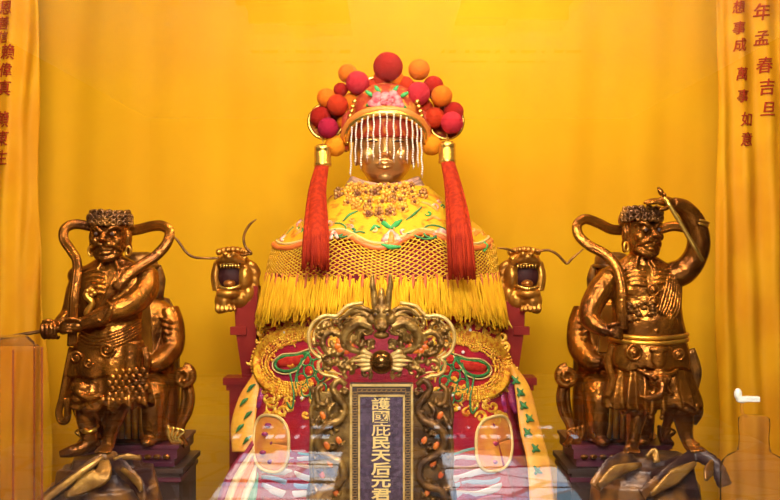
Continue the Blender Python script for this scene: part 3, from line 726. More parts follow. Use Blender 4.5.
# peony
M_peony = mat('pink_peony', (.52, .06, .09), .6, 0, (.70, .26, .26), 42, spec=.1)
mb = MB()
for k in range(11):
    a = 2*PI*k/11; r = 9 if k % 2 else 6.5
    mb.ell((387 + 1.6*r*cos(a), 106 + .8*r*sin(a), -36 + .22*r*abs(cos(a))), (5, 4, 2.2), nu=10, nv=8)
for k in range(5): mb.ell((387+4*cos(k*1.26), 106+3*sin(k*1.26), -39), (3.2, 2.6, 2), nu=10, nv=8)
part('peony', mb, g0, M_peony, hdz)
mb = MB()
for u, v, a in [(370, 98, .6), (371, 108, -.4), (402, 110, .5), (404, 99, -.5), (395, 94, -.9), (378, 94, .9)]:
    mb.ell((u, v, -31), (5, 2, 1.2), Matrix.Rotation(a, 3, 'Z'), nu=10, nv=6)
part('peony_leaf', mb, g0, M_green2, hdz)
mb = MB()
for s in (-1, 1):
    for k in range(6):
        a = .25 + k*.16
        mb.ell((386+s*(38-k*1.5), 128-k*4.5, -22-k*1.3), (2.6, 2.2, 2), nu=8, nv=6)
part('gilt_stud', mb, g0, M_gold, hdz)
# fans behind the pom-poms
for s in (-1, 1):
    mb = MB(); cu = 386 + s*60
    def fan(i, j):
        a = 2*PI*i; r = j*17; return (cu + r*cos(a), 122 + r*1.0*sin(a), -2 + (1-j)*8)
    mb.grid(fan, 40, 5, thick=2); f_ = part('side_fan', mb, g0, M_cap, hdz)
    mb = MB(); mb.tube([(cu + 17*cos(k*PI/20), 122 + 17*sin(k*PI/20), -3) for k in range(40)], 1.7, n=1, closed=True); part('fan_rim', mb, g0, M_gold, f_)
    mb = MB(); mb.tube([(386+s*34, 128, 0), (386+s*50, 112, 2), (386+s*42, 92, 2), (386+s*20, 80, 2), (386, 74, 2)], 2, n=5); part('wire_frame', mb, g0, M_gold, hdz)
# pom-poms
PM = {}
for nm, c1, c2 in [('red', (.38, .014, .006), (.26, .008, .005)), ('scarlet', (.50, .040, .008), (.40, .02, .006)), ('orange', (.70, .17, .008), (.62, .12, .006)), ('amber', (.74, .27, .01), (.68, .2, .008)), ('pink', (.52, .028, .045), (.42, .014, .02)), ('magenta', (.36, .010, .05), (.28, .007, .02))]:
    PM[nm] = mat('pom_'+nm, c1, .75, 0, c2, 60, .6, 220, sheen=.05, spec=.12)
pomv = [(388, 69, 14.5, 'red', -12), (419, 70, 10.5, 'orange', -2), (348, 74, 9.5, 'orange', -4), (358, 85, 11.5, 'pink', -14), (341, 91, 7, 'red', -8), (327, 99, 9.5, 'orange', -8), (338, 107, 10.5, 'scarlet', -14), (321, 118, 10.5, 'red', -8), (329, 130, 10.2, 'magenta', -18), (336, 147, 10.4, 'amber', -12), (418, 96, 11.5, 'pink', -16), (433, 87, 10, 'red', -6), (441, 98, 10.5, 'orange', -14), (453, 113, 10, 'red', -8), (451, 125, 11, 'pink', -18), (434, 119, 10.5, 'scarlet', -10), (431, 146, 10.4, 'amber', -12), (405, 86, 9, 'scarlet', -4), (371, 89, 8.5, 'scarlet', -6), (352, 103, 9.5, 'orange', -4), (424, 108, 9, 'scarlet', -2), (346, 122, 9, 'orange', -2), (381, 80, 8, 'scarlet', -6), (396, 80, 8, 'orange', -6)]
pr = random.Random(5)
import bmesh as _bm
bm = _bm.new(); _bm.ops.create_icosphere(bm, subdivisions=5, radius=1)
for v in bm.verts: v.co *= 1 + pr.uniform(-.045, .03)
pom_me = bpy.data.meshes.new('pom_pom'); bm.to_mesh(pom_me); bm.free(); pom_me.polygons.foreach_set('use_smooth', [True]*len(pom_me.polygons))
for u, v, r, c, w_ in pomv:
    me = pom_me if c == 'red' and not pom_me.materials else pom_me.copy()
    me.materials.clear(); me.materials.append(PM[c])
    o = bpy.data.objects.new('pom_pom', me); C.objects.link(o); o.parent = hdz
    o.location = g0((u, v, w_)) - Vector(hdz.location); o.scale = (r*g0.k,)*3; o.rotation_euler = (pr.random()*6, pr.random()*6, 0)
# bead veil
M_bead = mat('pearl_bead', (.78, .66, .55), .3)
for k, (u, L) in enumerate(zip([353, 357.5, 363, 369, 374.5, 380.5, 387, 393.5, 400, 406, 411.5, 416, 420], [178, 168, 172, 165, 164, 168, 160, 166, 163, 167, 172, 170, 180])):
    x = (u-386)/39; tv = 146 - 28*max(.02, 1-x*x)**.42 + 2; w_ = -20 - 26*sqrt(max(0, 1-x*x))
    mb = MB(); n = int((L-tv)/2.3)
    for i in range(n):
        mb.ell((u + .35*sin(i*.9+k) + (i/n)*x*1.5, tv + i*2.3, w_ - .5), .98, nu=8, nv=6)
    mb.tube([(u, tv, w_), (u + x*1.5, L, w_)], .3, n=1, seg=5)
    part('bead_strand', mb, g0, M_bead, hdz)
for s, (u0, v0, u1, v1) in ((-1, (324, 150, 323, 265)), (1, (446, 146, 455, 273))):
    mb = MB(); mb.lathe([(1, 146), (6, 147), (8.4, 149), (8.4, 152), (7.8, 153), (8.4, 154), (8.2, 164), (8.8, 165), (8.8, 168), (7, 168.5)], (u0, -22), 24)
    if s > 0: mb.v = [(a, b-3, c) for a, b, c in mb.v]
    tc_ = part('tassel_cap', mb, g0, M_gold, hdz)
    mb = MB(); mb.tube([(u0, v0-16, -14), (u0, v0-4, -20), (u0, v0, -22)], .7, n=2, seg=6); part('tassel_cord', mb, g0, M_gold, tc_)
    du = u1-u0
    mb = MB()
    mb.tube([(u0, v0+16, -22), (u0+du*.3-(3 if du < 0 else -2), v0+45, -52), (u0+du*.7, v0+82, -104), (u1, v1-4, -112)], [5.5, 7, 9, 9.5], [5, 5, 6, 6], n=6, seg=14)
    for k in range(110):
        a = pr.uniform(0, 2*PI); ca, sa = cos(a), sin(a); e = pr.uniform(-1, 1)
        p = [(u0 + 6*ca, v0+15, -22 + 5*sa), (u0 + du*.3 - (3 if du < 0 else -2) + 7.6*ca + e*.6, v0+45, -52 + 5.6*sa), (u0 + du*.7 + 10*ca + e, v0+82, -104 + 6.6*sa), (u1 + 10.8*ca + e*1.4, v1 + pr.uniform(-5, 4), -112 + 6.8*sa)]
        mb.tube(p, .75, n=3, seg=5)
    part('tassel', mb, g0, mat('vermilion_silk', (.36, .027, .006), .7, 0, (.25, .015, .005), 70, .2, 90, stretch=(1, 1, .1), spec=.1), hdz)

# ================================================================== the spirit tablet
tf = F(-0.85); YT = tf.vz(ALT); TC = 381.5
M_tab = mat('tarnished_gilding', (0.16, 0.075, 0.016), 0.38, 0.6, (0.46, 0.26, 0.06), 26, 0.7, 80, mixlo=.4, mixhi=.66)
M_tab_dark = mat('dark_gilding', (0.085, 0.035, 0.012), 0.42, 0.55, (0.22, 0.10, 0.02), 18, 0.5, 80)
M_rim = mat('pale_gilding', (0.70, 0.48, 0.17), 0.4, 0.3, (0.56, 0.34, 0.09), 30, .3, 120)
M_inlay = mat('orange_enamel', (0.70, 0.18, 0.015), 0.35, 0, (0.6, 0.08, 0.01), 30)
tb = thing('spirit_tablet', 'carved gilt tablet with a lobed dragon crest and a column of gold characters', 'tablet', tf((TC, YT, 0)))
half = [(363, 303), (352, 304.5), (346, 307), (341, 312), (336, 316), (327, 315.5), (319, 318), (312, 325), (308.5, 336), (311, 349), (317, 356), (322, 358.5), (318.5, 363), (319, 370), (324, 374.5), (332, 376), (340, 379)]
mirr = lambda P: [(2*TC-u, v) for u, v in P]
mb = MB()
for P in (half, mirr(half)):
    mb.tube([(u, v, 0) for u, v in P], 1.9, 3.0, n=5, seg=10)
    ins = [(TC + (u-TC)*.93, 342 + (v-342)*.9) for u, v in P]
    mb.tube([(u, v, 1) for u, v in ins], 1.0, 1.6, n=5, seg=8)
part('crest_rim', mb, tf, M_rim, tb)
# openwork: cloud scrolls and two dragon bodies
mb = MB(); r4 = random.Random(11)
def scroll(cu, cv, r, sg, w_, th, turns=1.5, ph=0, sq=1):
    return [(cu + r*(1-k/14)*cos(ph+sg*k/13*turns*2*PI), cv + sq*r*(1-k/14)*sin(ph+sg*k/13*turns*2*PI), w_ + r4.uniform(-1, 1)) for k in range(13)], [th*.9, th, th, th*.8, th*.5]
for s in (1, -1):
    X = lambda u: TC + s*(u-TC)
    def tb_(pts, r, r2=None): mb.tube([(X(p[0]), p[1], p[2] if len(p) > 2 else 0) for p in pts], r, r2, n=4, seg=9)
    for args in [(334, 341, 15, 1, -1, 2.6, 1.6, .4), (326, 327, 8, -1, 0, 2.0, 1.2, 2), (345, 322, 8, 1, 0, 2, 1.2, 1), (329, 366, 7, -1, 0, 1.9, 1.2, 0), (318, 342, 6, 1, 0, 1.8, 1.1, 3), (350, 372, 7, 1, 0, 1.8, 1.1, 2), (356, 340, 8, -1, 0, 2, 1.2, 1.2), (341, 357, 6, 1, 0, 1.8, 1.2, 0), (352, 312, 6, 1, 1, 1.7, 1.1, 4), (372, 343, 5, 1, 0, 1.7, 1.2, 1), (360, 330, 5, -1, 0, 1.7, 1.2, 2), (366, 374, 6, -1, 0, 1.7, 1.2, 1), (355, 364, 6, 1, 1, 1.7, 1.2, 4), (331, 352, 5, 1, 0, 1.6, 1.1, 2), (318, 331, 5, -1, 0, 1.6, 1.1, 2), (365, 346, 6, 1, 0, 1.8, 1.1, 5)]:
        P, R = scroll(*args); tb_(P, [x*1.3 for x in R])
    tb_([(372, 326, -6), (360, 322, -5), (350, 328, -4), (344, 338, -3), (350, 348, -2), (360, 352, -2)], [6, 6, 5.6, 5, 4, 2.5])
    tb_([(371, 318, -6), (362, 312, -4), (352, 312, -2), (343, 318, -1)], [4, 3.5, 2.8, 1])
    tb_([(372, 331, -6), (364, 333, -4), (356, 338, -3), (348, 346, -2)], [3.5, 3, 2.4, 1])
    tb_([(370, 323, -7), (360, 318, -6), (350, 319, -4), (341, 325, -3)], [3, 2.6, 2, .8])
    tb_([(366, 352, -2), (356, 358, -1), (347, 364, 0), (340, 372, 0)], [2.5, 2.4, 2, 1])
    for k in range(30):
        u = 314 + r4.random()*46; v = 318 + r4.random()*54; a_ = r4.random()*6
        if u < 322 and (v > 350 or v < 326): continue
        if math.hypot(u-345, v-345) < 6: continue
        tb_([(u-4*cos(a_), v-4*sin(a_), 0), (u, v, -2.5), (u+4*cos(a_+.6), v+4*sin(a_+.6), 0)], [1, 2.8, 1])
fused('crest_openwork', mb, tf, M_tab, tb, .7, 1)
mb = MB()
for P in [(345, 345), (418, 345)]:
    pass
for s in (1, -1):
    mb = MB(); u0 = TC + s*37; v0 = 345
    for k in range(7):
        a = k*2*PI/7 + .3; mb.ell((u0+6.5*cos(a), v0+6*sin(a), -2.5), (4.2, 3.6, 1.6), nu=10, nv=7)
    fl = part('crest_flower', mb, tf, M_inlay, tb); mb = MB(); mb.ell((u0, v0, -4), (3.6, 3.4, 2.6)); part('flower_centre', mb, tf, M_tab, fl)
# dragon head of the crest
dh = bpy.data.objects.new('crest_dragon', None); C.objects.link(dh); dh.parent = tb; dh.location = tf((TC, 318, -8)) - Vector(tb.location)
mb = MB()
mb.ell((TC, 314, -8), (10, 13, 10)); mb.ell((TC, 303, -8), (5.5, 10, 6)); mb.ell((TC, 296, -8), (3.6, 9, 4))
mb.ell((TC, 324, -15), (7.5, 7, 8)); mb.ell((TC-3.5, 326, -22), (2.8, 2.4, 2.6)); mb.ell((TC+3.5, 326, -22), (2.8, 2.4, 2.6))
mb.ell((TC, 334, -12), (8, 4, 7))
for s in (-1, 1):
    mb.tube([(TC+s*2, 311, -17), (TC+s*6, 308.5, -17), (TC+s*11, 311, -12)], [1.6, 2.2, 1.2], n=4)
    mb.ell((TC+s*6, 313.5, -15.5), (2.6, 2.2, 2.2)); mb.ell((TC+s*10, 319, -8), (5, 6, 6))
    for k in range(5): mb.tube([(TC+s*9, 312+k*4, -6), (TC+s*(17+k), 308+k*6, -6), (TC+s*(27-k), 308+k*8, -4), (TC+s*(33-2*k), 313+k*8, -3)], [2.4, 2.2, 1.7, .6], n=4)
    mb.tube([(TC+s*7, 329, -16), (TC+s*14, 334, -14), (TC+s*19, 331, -12)], [1.4, 1.1, .5], n=4)
fused('head', mb, tf, M_tab, dh, .6, 1)
for s in (-1, 1):
    mb = MB(); mb.tube([(TC+s*5, 318, -8), (TC+s*6.5, 305, -9), (TC+s*7.5, 292, -9), (TC+s*9, 284, -10), (TC+s*8.5, 274, -11)], [3, 3.4, 3.2, 2.8, 1.4], n=4, seg=10); part('antler', mb, tf, M_tab, dh)
    mb = MB(); mb.ell((TC+s*6, 313.5, -17.2), (1.5, 1.4, 1.3), nu=10, nv=8); part('eye', mb, tf, M_darkwood, dh)
mb = MB(); mb.ell((TC, 361.5, -7), 12, nu=32, nv=20); part('pearl', mb, tf, mat('polished_bronze', (.20, .085, .02), .22, .85), tb)
for s in (-1, 1):
    mb = MB()
    for k in range(5): mb.tube([(TC+s*10, 361+(k-2)*3, -4), (TC+s*18, 360+(k-2)*4.5, -5), (TC+s*(31-abs(k-2)*5), 361+(k-2)*3.2, -3)], [2.2, 2.6, .6], n=4)
    part('pearl_flame', mb, tf, M_rim, tb)
# panel with two gilt borders
mb = MB(); mb.box((TC, (383+YT-50)/2, 3), (31.5, (YT-50-383)/2, 4)); part('panel', mb, tf, M_darkwood, tb, False)
mb = MB(); mb.box((TC, (396+YT-60)/2, -1.2), (21.5, (YT-60-396)/2, .6))
part('text_ground', mb, tf, mat('purple_ground', (.05, .024, .05), .6, 0, (.10, .055, .10), 90, .5, 150, mixlo=.45, mixhi=.55), tb, False)
def frame_bars(hw, v0, v1, t, w_):
    mb = MB()
    for s in (-1, 1): mb.box((TC+s*hw, (v0+v1)/2, w_), (t, (v1-v0)/2+t, 1.2))
    mb.box((TC, v0, w_), (hw, t, 1.2)); mb.box((TC, v1, w_), (hw, t, 1.2)); return mb
part('outer_border', frame_bars(30.4, 385, YT-52, 1.2, -1.6), tf, M_rim, tb, False)
part('inner_border', frame_bars(22.4, 395.4, YT-62, 1.0, -1.8), tf, M_rim, tb, False)
mb = MB()                                     # key fret between the borders
def key(u, v, dx, dy):
    # small squared hooks
    mb.box((u, v, -1.1), (2.3, .35, .5)); mb.box((u-2.1, v+1.5, -1.1), (.35, 1.6, .5)); mb.box((u+.2, v+2.9, -1.1), (1.9, .35, .5)); mb.box((u+1.9, v+2.1, -1.1), (.35, .9, .5))
for k in range(28):
    for s in (-1, 1): key(TC+s*26.4, 392+k*5.2, 0, 0)
for k in range(10): key(TC-22+k*4.9, 388.5, 0, 0)
part('key_fret', mb, tf, mat('fret_gilding', (.42, .24, .07), .4, .4), tb, False)
for i, ch in enumerate('護國庇民天后元君寶'):
    mb = MB(); vs, fs = text_mb(ch, TC-.5, 403.5 + i*12.95, 12.2, lambda u, v: -2.0, (.006 if i < 3 else .022), sx=1.52, thick=.8); mb.add(vs, fs)
    part('character', mb, tf, mat('character_gilding', (.88, .64, .24), .5, .1) if i == 0 else bpy.data.materials['character_gilding'], tb, False)
# side carvings: coiling dragons in openwork, orange inlay showing through
for s in (1, -1):
    X = lambda u: TC + s*(u-TC)
    mb = MB()
    mb.box((X(432), (388+YT-40)/2+2, 6), (19, (YT-40-388)/2-2, 3))
    def tb_(pts, r, r2=None): mb.tube([(X(p[0]), p[1], p[2]) for p in pts], r, r2, n=4, seg=9)
    tb_([(452, 386, 0), (449, 398, 0), (452, 410, 0), (451, 430, 0), (452, 460, 0), (451, 490, 0), (452, YT-48, 0)], 2.4)
    tb_([(417, 385, 0), (424, 380, -1), (430, 388, -2), (424, 398, -2), (418, 408, -1), (424, 420, -2), (434, 424, -4), (443, 432, -4), (444, 446, -4), (434, 456, -4), (422, 462, -4), (419, 476, -4), (428, 486, -4), (441, 490, -4), (446, 504, -4), (436, 518, -4), (424, 526, -4), (422, 545, -3)], [3, 3.4, 3.8, 4, 4.2, 4.4, 4.4, 4.4, 4.2, 4.2, 4.2, 4, 4, 4, 3.8, 3])
    tb_([(440, 384, 0), (446, 390, -1), (444, 402, -2), (437, 404, -2), (436, 396, -2)], [2.5, 3, 3, 2.4, 1.4])
    tb_([(428, 402, -1), (434, 410, -3), (432, 420, -3)], [2, 3, 1.4]); tb_([(441, 412, -1), (446, 420, -2), (447, 428, -2)], [1.4, 3, 1.4])
    for k in range(34):
        u = 418 + (k*41 % 32); v = 392 + k*4.6
        tb_([(u-3, v-2, 1), (u, v+1, -3), (u+3, v-1, 0)], [1, 2.4, 1])
        if k % 3 == 0:
            P, R = scroll(u, v, 5, 1 if k % 2 else -1, -1, 1.5, 1.2, k); tb_([(a, b, c) for a, b, c in P], R)
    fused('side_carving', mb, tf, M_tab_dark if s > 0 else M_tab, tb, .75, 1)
    for u, v in [(433, 463), (436, 445), (440, 415), (427, 492), (441, 474), (424, 440)]:
        mb = MB(); mb.ell((X(u), v, -3.2), (2.8, 4.4, 1.2), Matrix.Rotation(.5*s, 3, 'Z'), nu=12, nv=8); part('inlay', mb, tf, M_inlay, tb)
mb = MB()
mb.lathe([(10, YT-56), (70, YT-54), (74, YT-46), (66, YT-40), (60, YT-30), (66, YT-20), (80, YT-12), (84, YT)], (TC, 4), 40)
part('base', mb, tf, M_tab_dark, tb)
mb = MB(); mb.prism([(TC + 76*cos(a*PI/24), 500 + 78*sin(a*PI/24)*.8) for a in range(48)], 9, 14)
part('back_disc', mb, tf, M_darkwood, tb, False)

# ================================================================== the guardians
q0 = F(-0.55); YQ = q0.vz(ALT)
def tw(R, u, v, off=0):
    """depth of the front of a ringed trunk at (u, v)"""
    return front(R, u, v) - off
def add_toes(mb, u, v, w_, du, n=5, r=1.9, step=3.4, droop=0):
    for k in range(n):
        x = (k-(n-1)/2)*step
        mb.tube([(u+x*.8+du, v-1.5, w_+5), (u+x+du*1.6, v+.2, w_-2-(1 if k in (1, 2) else 0)*1.2), (u+x+du*1.8, v+1.2, w_-5)], [r, r, r*.8], n=2, seg=7)
def face(mb, c, sx, tl=0.0):
    """fierce carved face about centre c; sx scales the width; tl turns the head"""
    cu, cv, cw = c
    R = Matrix.Rotation(tl, 3, 'Y')
    def q(x, y, z):
        p = R @ Vector((x*sx, y, z)); return (cu+p.x, cv+p.y, cw+p.z)
    mb.ell(q(0, -2, 0), (18.5*sx, 20, 18)); mb.ell(q(0, 10, -4), (17.5*sx, 12, 15)); mb.ell(q(0, 17, -8), (15*sx, 7, 11)); mb.ell(q(0, -10, 0), (18*sx, 12, 17))
    mb.tube([q(0, -4, -19), q(0, 2, -23), q(0, 5.5, -25)], [2.6, 3.4, 4.2], n=3); mb.ell(q(-4.2, 5.5, -20), (3, 2.6, 3)); mb.ell(q(4.2, 5.5, -20), (3, 2.6, 3))
    for s in (-1, 1):
        mb.tube([q(s*2.5, -3.5, -20), q(s*7, -7.5, -19.5), q(s*12, -8.5, -16), q(s*16, -5, -11)], [2.2, 2.6, 2.4, 1.2], n=4)
        mb.ell(q(s*8, -2.2, -16.5), (4.2, 3.2, 3.4)); mb.ell(q(s*11, 5, -14), (5.5, 5, 5.5))
        mb.tube([q(s*1, 9.5, -21), q(s*6, 8.5, -20.5), q(s*11, 11, -17), q(s*16, 15.5, -11)], [2, 2.2, 1.8, .8], n=4)
        mb.ell(q(s*18.5, 2, 1), (3.5, 8.5, 5)); mb.ell(q(s*19, 12.5, 1), (3.2, 6.5, 3.4)); mb.ell(q(s*19, 18, 1), (2.4, 3, 2.6))
        mb.tube([q(s*4, -13, -16.5), q(s*9, -12, -15), q(s*14, -10.5, -11)], 1.2, n=3)
    mb.tube([q(-8, 14, -17), q(0, 12.8, -20), q(8, 14, -17)], [1.2, 2, 1.2], n=4); mb.tube([q(-7, 16.5, -17), q(0, 17.2, -19.5), q(7, 16.5, -17)], [1.2, 2.2, 1.2], n=4)
    mb.tube([q(-13, 17, -10), q(-8, 21, -15), q(0, 22.5, -17), q(8, 21, -15), q(13, 17, -10)], [2, 3, 3.4, 3, 2], n=3)
    return q
def curls(q, n1=9):
    mb = MB(); rr = random.Random(2)
    for row, (y, zr, n) in enumerate([(-13, 19, 12), (-18, 19, 12), (-22.5, 17, 10)]):
        for k in range(n):
            a = -PI - .15 + (PI+.3)*k/(n-1) if row < 9 else 2*PI*k/n
            x, z = 1.08*zr*cos(a), zr*sin(a)*1.05
            P = []
            for t in range(9):
                b = t*.9 + k; r = 2.9*(1-t/11)
                P.append(q(x + r*cos(b)*abs(sin(a))*.9 + r*cos(b)*.25, y + r*sin(b), z - .9 + r*cos(b)*cos(a)*.6))
            mb.tube(P, [1.6, 1.7, 1.4, 1.0], n=2, seg=7)
    mb.ell(q(0, -16, 2), (17.5, 8.5, 17)); mb.ell(q(0, -12, 9), (18, 13, 13))
    for k in range(26):
        a = rr.uniform(0, 6.28); z = 14*sqrt(rr.random()); b0 = rr.uniform(0, 6)
        c_ = (1.15*z*cos(a), -25 + (z/14)**2*6, z*sin(a)); mb.tube([q(c_[0]+3*cos(b0+t*.9)*(1-t/10), c_[1]-.8, c_[2]+3*sin(b0+t*.9)*(1-t/10)) for t in range(8)], [1.7, 1.7, 1.2], n=2, seg=7)
    return mb
def eyes(q, par, fr):
    for s in (-1, 1):
        mb = MB(); mb.ell(q(s*8, -2, -19.2), (1.9, 1.9, 1.6), nu=12, nv=8); part('eye', mb, fr, M_darkwood, par)
def ribs(mb, R, c, n, v0, dv, s, L=22):
    for k in range(n):
        P = [(c + s*(2+t*L/4), v0 + k*dv + [0, -1.2, -1.4, .2, 3][t]) for t in range(5)]
        mb.tube([(u, v, tw(R, u, v, .4)) for u, v in P], [1.2, 2.0, 2.2, 2.0, .8], n=3, seg=7)
def ribbon(fr, par, pts, r=5.2, th=2.6, name='ribbon_scarf', m=None):
    mb = MB(); mb.tube(pts, r, th, n=6, seg=12, hint=(0, 0, -1))
    for o in (-.42, .42):
        P = [Vector(p) for p in pts]; Q = []
        for i, p in enumerate(P):
            t = P[min(i+1, len(P)-1)] - P[max(i-1, 0)]; n_ = Vector((-t.y, t.x, 0)); n_ = n_.normalized() if n_.length > .1 else Vector((1, 0, 0))
            Q.append(p + n_*(o*(r if not isinstance(r, list) else r[0])) + Vector((0, 0, -th*.72)))
        mb.tube(Q, .9, n=6, seg=6)
    return part(name, mb, fr, m or M_bronze, par)
def skirt(fr, par, rings, seg, lobes, amp, scal, ph=0, name='skirt', m=None):
    mb = MB()
    def fn(a, t): return (1 + amp*t*sin(lobes*a + ph) + .4*amp*t*sin(lobes*2.0*a+1), scal*max(0, t-.75)*4*(abs(sin(lobes*a*.5 + ph*.5)) - .5))
    mb.trunk(rings, seg, fn); return part(name, mb, fr, m or M_bronze, par)
def spiral(fr, par, cu, cv, w_, r, turns=2, sg=1, th=1.7, name='scroll_ornament', m=None):
    mb = MB(); P = []
    for k in range(22):
        t = k/21; a = sg*t*turns*2*PI; P.append((cu + r*(1-t*.85)*cos(a), cv + r*(1-t*.85)*sin(a), w_ - 1.2*t))
    mb.tube(P, th, n=2, seg=8); mb.ell((cu, cv, w_), (r*.3, r*.3, 2)); return part(name, mb, fr, m or M_bronze, par)
def boss(fr, par, cu, cv, w_, r, m=None, name='boss'):
    mb = MB()
    mb.tube([(cu+r*cos(a*PI/8), cv+r*sin(a*PI/8), w_) for a in range(16)], r*.28, n=1, closed=True, seg=8); mb.ell((cu, cv, w_), (r*.85, r*.85, r*.4)); mb.ell((cu, cv, w_-r*.35), (r*.4, r*.4, r*.35))
    return part(name, mb, fr, m or M_bronze, par)

def rockbase(name, label, top, cu, seed, strokes, lw, rw):
    t = thing(name, label, 'rock base', q0((cu, YQ, 5)))
    r = random.Random(seed); mb = MB()
    for v0, v1, l, rr_, d in [(top+2, top+30, lw*.62, rw*.66, 24), (top+12, top+60, lw*.85, rw*.9, 32), (top+30, YQ-2, lw, rw, 40)]:
        n = 11; P0 = []; P1 = []
        for k in range(n):
            a = 2*PI*k/n + r.uniform(-.15, .15); ex = rr_ if cos(a) > 0 else l
            P0.append((cu+ex*cos(a)*r.uniform(.75, .95), v0 + r.uniform(-1, 4), 4 + d*sin(a)*r.uniform(.8, 1))); P1.append((cu+ex*cos(a)*r.uniform(.95, 1.15), v1, 4 + d*sin(a)*1.15))
        mb.add(P0 + P1, [tuple(range(n)), tuple(range(2*n-1, n-1, -1))] + [(k, n+k, n+(k+1) % n, (k+1) % n) for k in range(n)])
    for pts, rad, th in strokes: mb.tube(pts, rad, th*.6, n=3, seg=6)
    for k in range(16):
        a = r.uniform(0, 2*PI); mb.ell((cu + (rw if cos(a) > 0 else lw)*.55*cos(a), top + r.uniform(16, 50), 4 + 30*sin(a)), (r.uniform(6, 12), r.uniform(5, 10), 8), nu=6, nv=4)
    fused('rock', mb, q0, M_rock, t, 1.6, 1)
    return t
M_rock = mat('painted_rock', (0.045, 0.016, 0.016), 0.36, 0.2, (0.32, 0.13, 0.02), 7, 0.8, 24, mixlo=.47, mixhi=.62, stretch=(1, 1, 1))
M_streak = mat('gold_streak', (0.50, 0.26, 0.05), 0.38, 0.6, (0.24, 0.10, 0.02), 14, .6, 50)

# ------------------------------------------------ the one with the rod at his hip
G = thing('guardian_statue', 'bronze guardian statue holding a rod down at its hip', 'statue', q0((108, 451, 0)))
R1 = [(256, 112, 2, 12, 11), (263, 113, 2, 24, 13), (270, 114, 1, 36, 17), (282, 114, 0, 38, 20), (297, 113, -1, 34, 20), (315, 112, -1, 30, 19), (332, 111, -3, 31, 21), (348, 110, -2, 34, 21), (370, 110, 0, 32, 20), (384, 110, 0, 28, 18)]
mb = MB(); mb.trunk(R1, 36)
mb.tube([(111, 246, -1), (112, 258, 0), (113, 268, 1)], [11, 11, 15], n=3, seg=16)
for s in (-1, 1): mb.tube([(112+s*4, 254, -11), (112+s*7, 263, -13), (112+s*11, 270, -16)], 2, n=3)
q1 = face(mb, (111, 236, -3), 1.0, .06)
ribs(mb, R1, 112, 5, 272, 5.2, -1, 24)
mb.ell((98, 288, tw(R1, 98, 288)+3), (11, 7, 5)); mb.ell((112, 322, tw(R1, 112, 322)+8), (20, 14, 9))
# arms: the far hand grips the rod, the near hand lies across with a curled fist
mb.tube([(82, 275, 2), (76, 292, 3), (72, 312, -2), (66, 322, -12), (59, 327, -18)], [11, 11, 10, 8.5, 6], n=5, seg=16)
mb.ell((79, 276, 2), (12, 11, 12)); mb.ell((57, 327, -19), (7, 7, 6))
for k in range(4): mb.tube([(50+k*4.2, 322, -20), (50.5+k*4.2, 324, -27), (51+k*4.2, 331, -28), (52+k*4.2, 336, -24), (53+k*4, 335, -19)], [2.1, 2.2, 2.1, 2, 1.6], n=3, seg=8)
mb.tube([(62, 322, -22), (57, 319, -26), (51, 320, -27)], [2.6, 2.4, 1.8], n=3, seg=8)
mb.tube([(146, 276, 0), (147, 290, -8), (138, 302, -20), (122, 309, -27), (104, 317, -30), (91, 322, -31)], [13, 13, 12, 10.5, 8.5, 6.5], n=5, seg=16)
mb.ell((146, 276, 0), (13, 11, 13))
mb.ell((86, 324, -31), (8, 6.5, 6))
for k in range(4): mb.tube([(84-k*.6, 320+k*3.1, -34), (77, 319.5+k*3.1, -36), (71.5, 322+k*2.4, -34), (72, 326+k*1.6, -30), (77, 327+k, -29)], [2.1, 2.1, 2, 1.9, 1.5], n=3, seg=8)
mb.tube([(90, 319, -34), (83, 316.5, -38), (76, 318, -38)], [2.6, 2.3, 1.7], n=3, seg=8)
# legs
mb.tube([(96, 372, 0), (90, 392, -4), (87, 412, 0), (88, 430, 2), (89, 444, 2)], [17, 14, 12, 9.5, 8], n=5, seg=16)
mb.tube([(90, 443, 4), (84, 447, -3), (73, 450, -9), (63, 452, -12)], [8.5, 7.5, 6, 3.4], [8, 6.5, 5, 3], n=4, seg=14)
mb.tube([(124, 372, 0), (123, 394, -6), (117, 412, -5), (112, 428, -3), (110, 441, -3)], [16, 13.5, 11, 8, 6.2], n=5, seg=16)
mb.tube([(110, 439, 0), (109, 445, -6), (108, 447.5, -13)], [6.5, 7, 7.5], [6, 5, 3], n=3, seg=12)
add_toes(mb, 108, 448, -16, 0)
fused('body', mb, q0, M_bronze, G, .85, 2)
eyes(q1, G, q0)
part('curly_hair', curls(q1), q0, M_bronze_dark, G)
mb = MB(); mb.tube([q1(18*cos(a)*1.04, -12.5 - (1.5 if k % 2 else 0), 18.5*sin(a)) for k, a in enumerate([-PI-.1 + (PI+.2)*i/12 for i in range(13)])], 1.8, n=2, seg=8)
part('hair_band', mb, q0, M_bronze, G)
for s in (-1, 1):
    mb = MB(); mb.tube([q1(s*19+2.6*cos(a*PI/6), 15+4.5*sin(a*PI/6), -2) for a in range(12)], 1.2, n=1, closed=True, seg=6); part('earring', mb, q0, M_bright, G)
ribbon(q0, G, [(98, 229, 14), (86, 226, 12), (73, 224, 6), (65, 229, 0), (65, 239, -4), (73, 250, -8), (80, 260, -12), (82, 274, -18), (81, 296, -24), (80, 318, -24), (79, 344, -24)], 5, 2.6)
ribbon(q0, G, [(124, 231, 14), (136, 229, 13), (150, 226, 8), (162, 226, 2), (170, 232, -3), (168, 244, -8), (158, 256, -12), (146, 264, -16), (134, 274, -23), (122, 288, -27)], 5.4, 2.6)
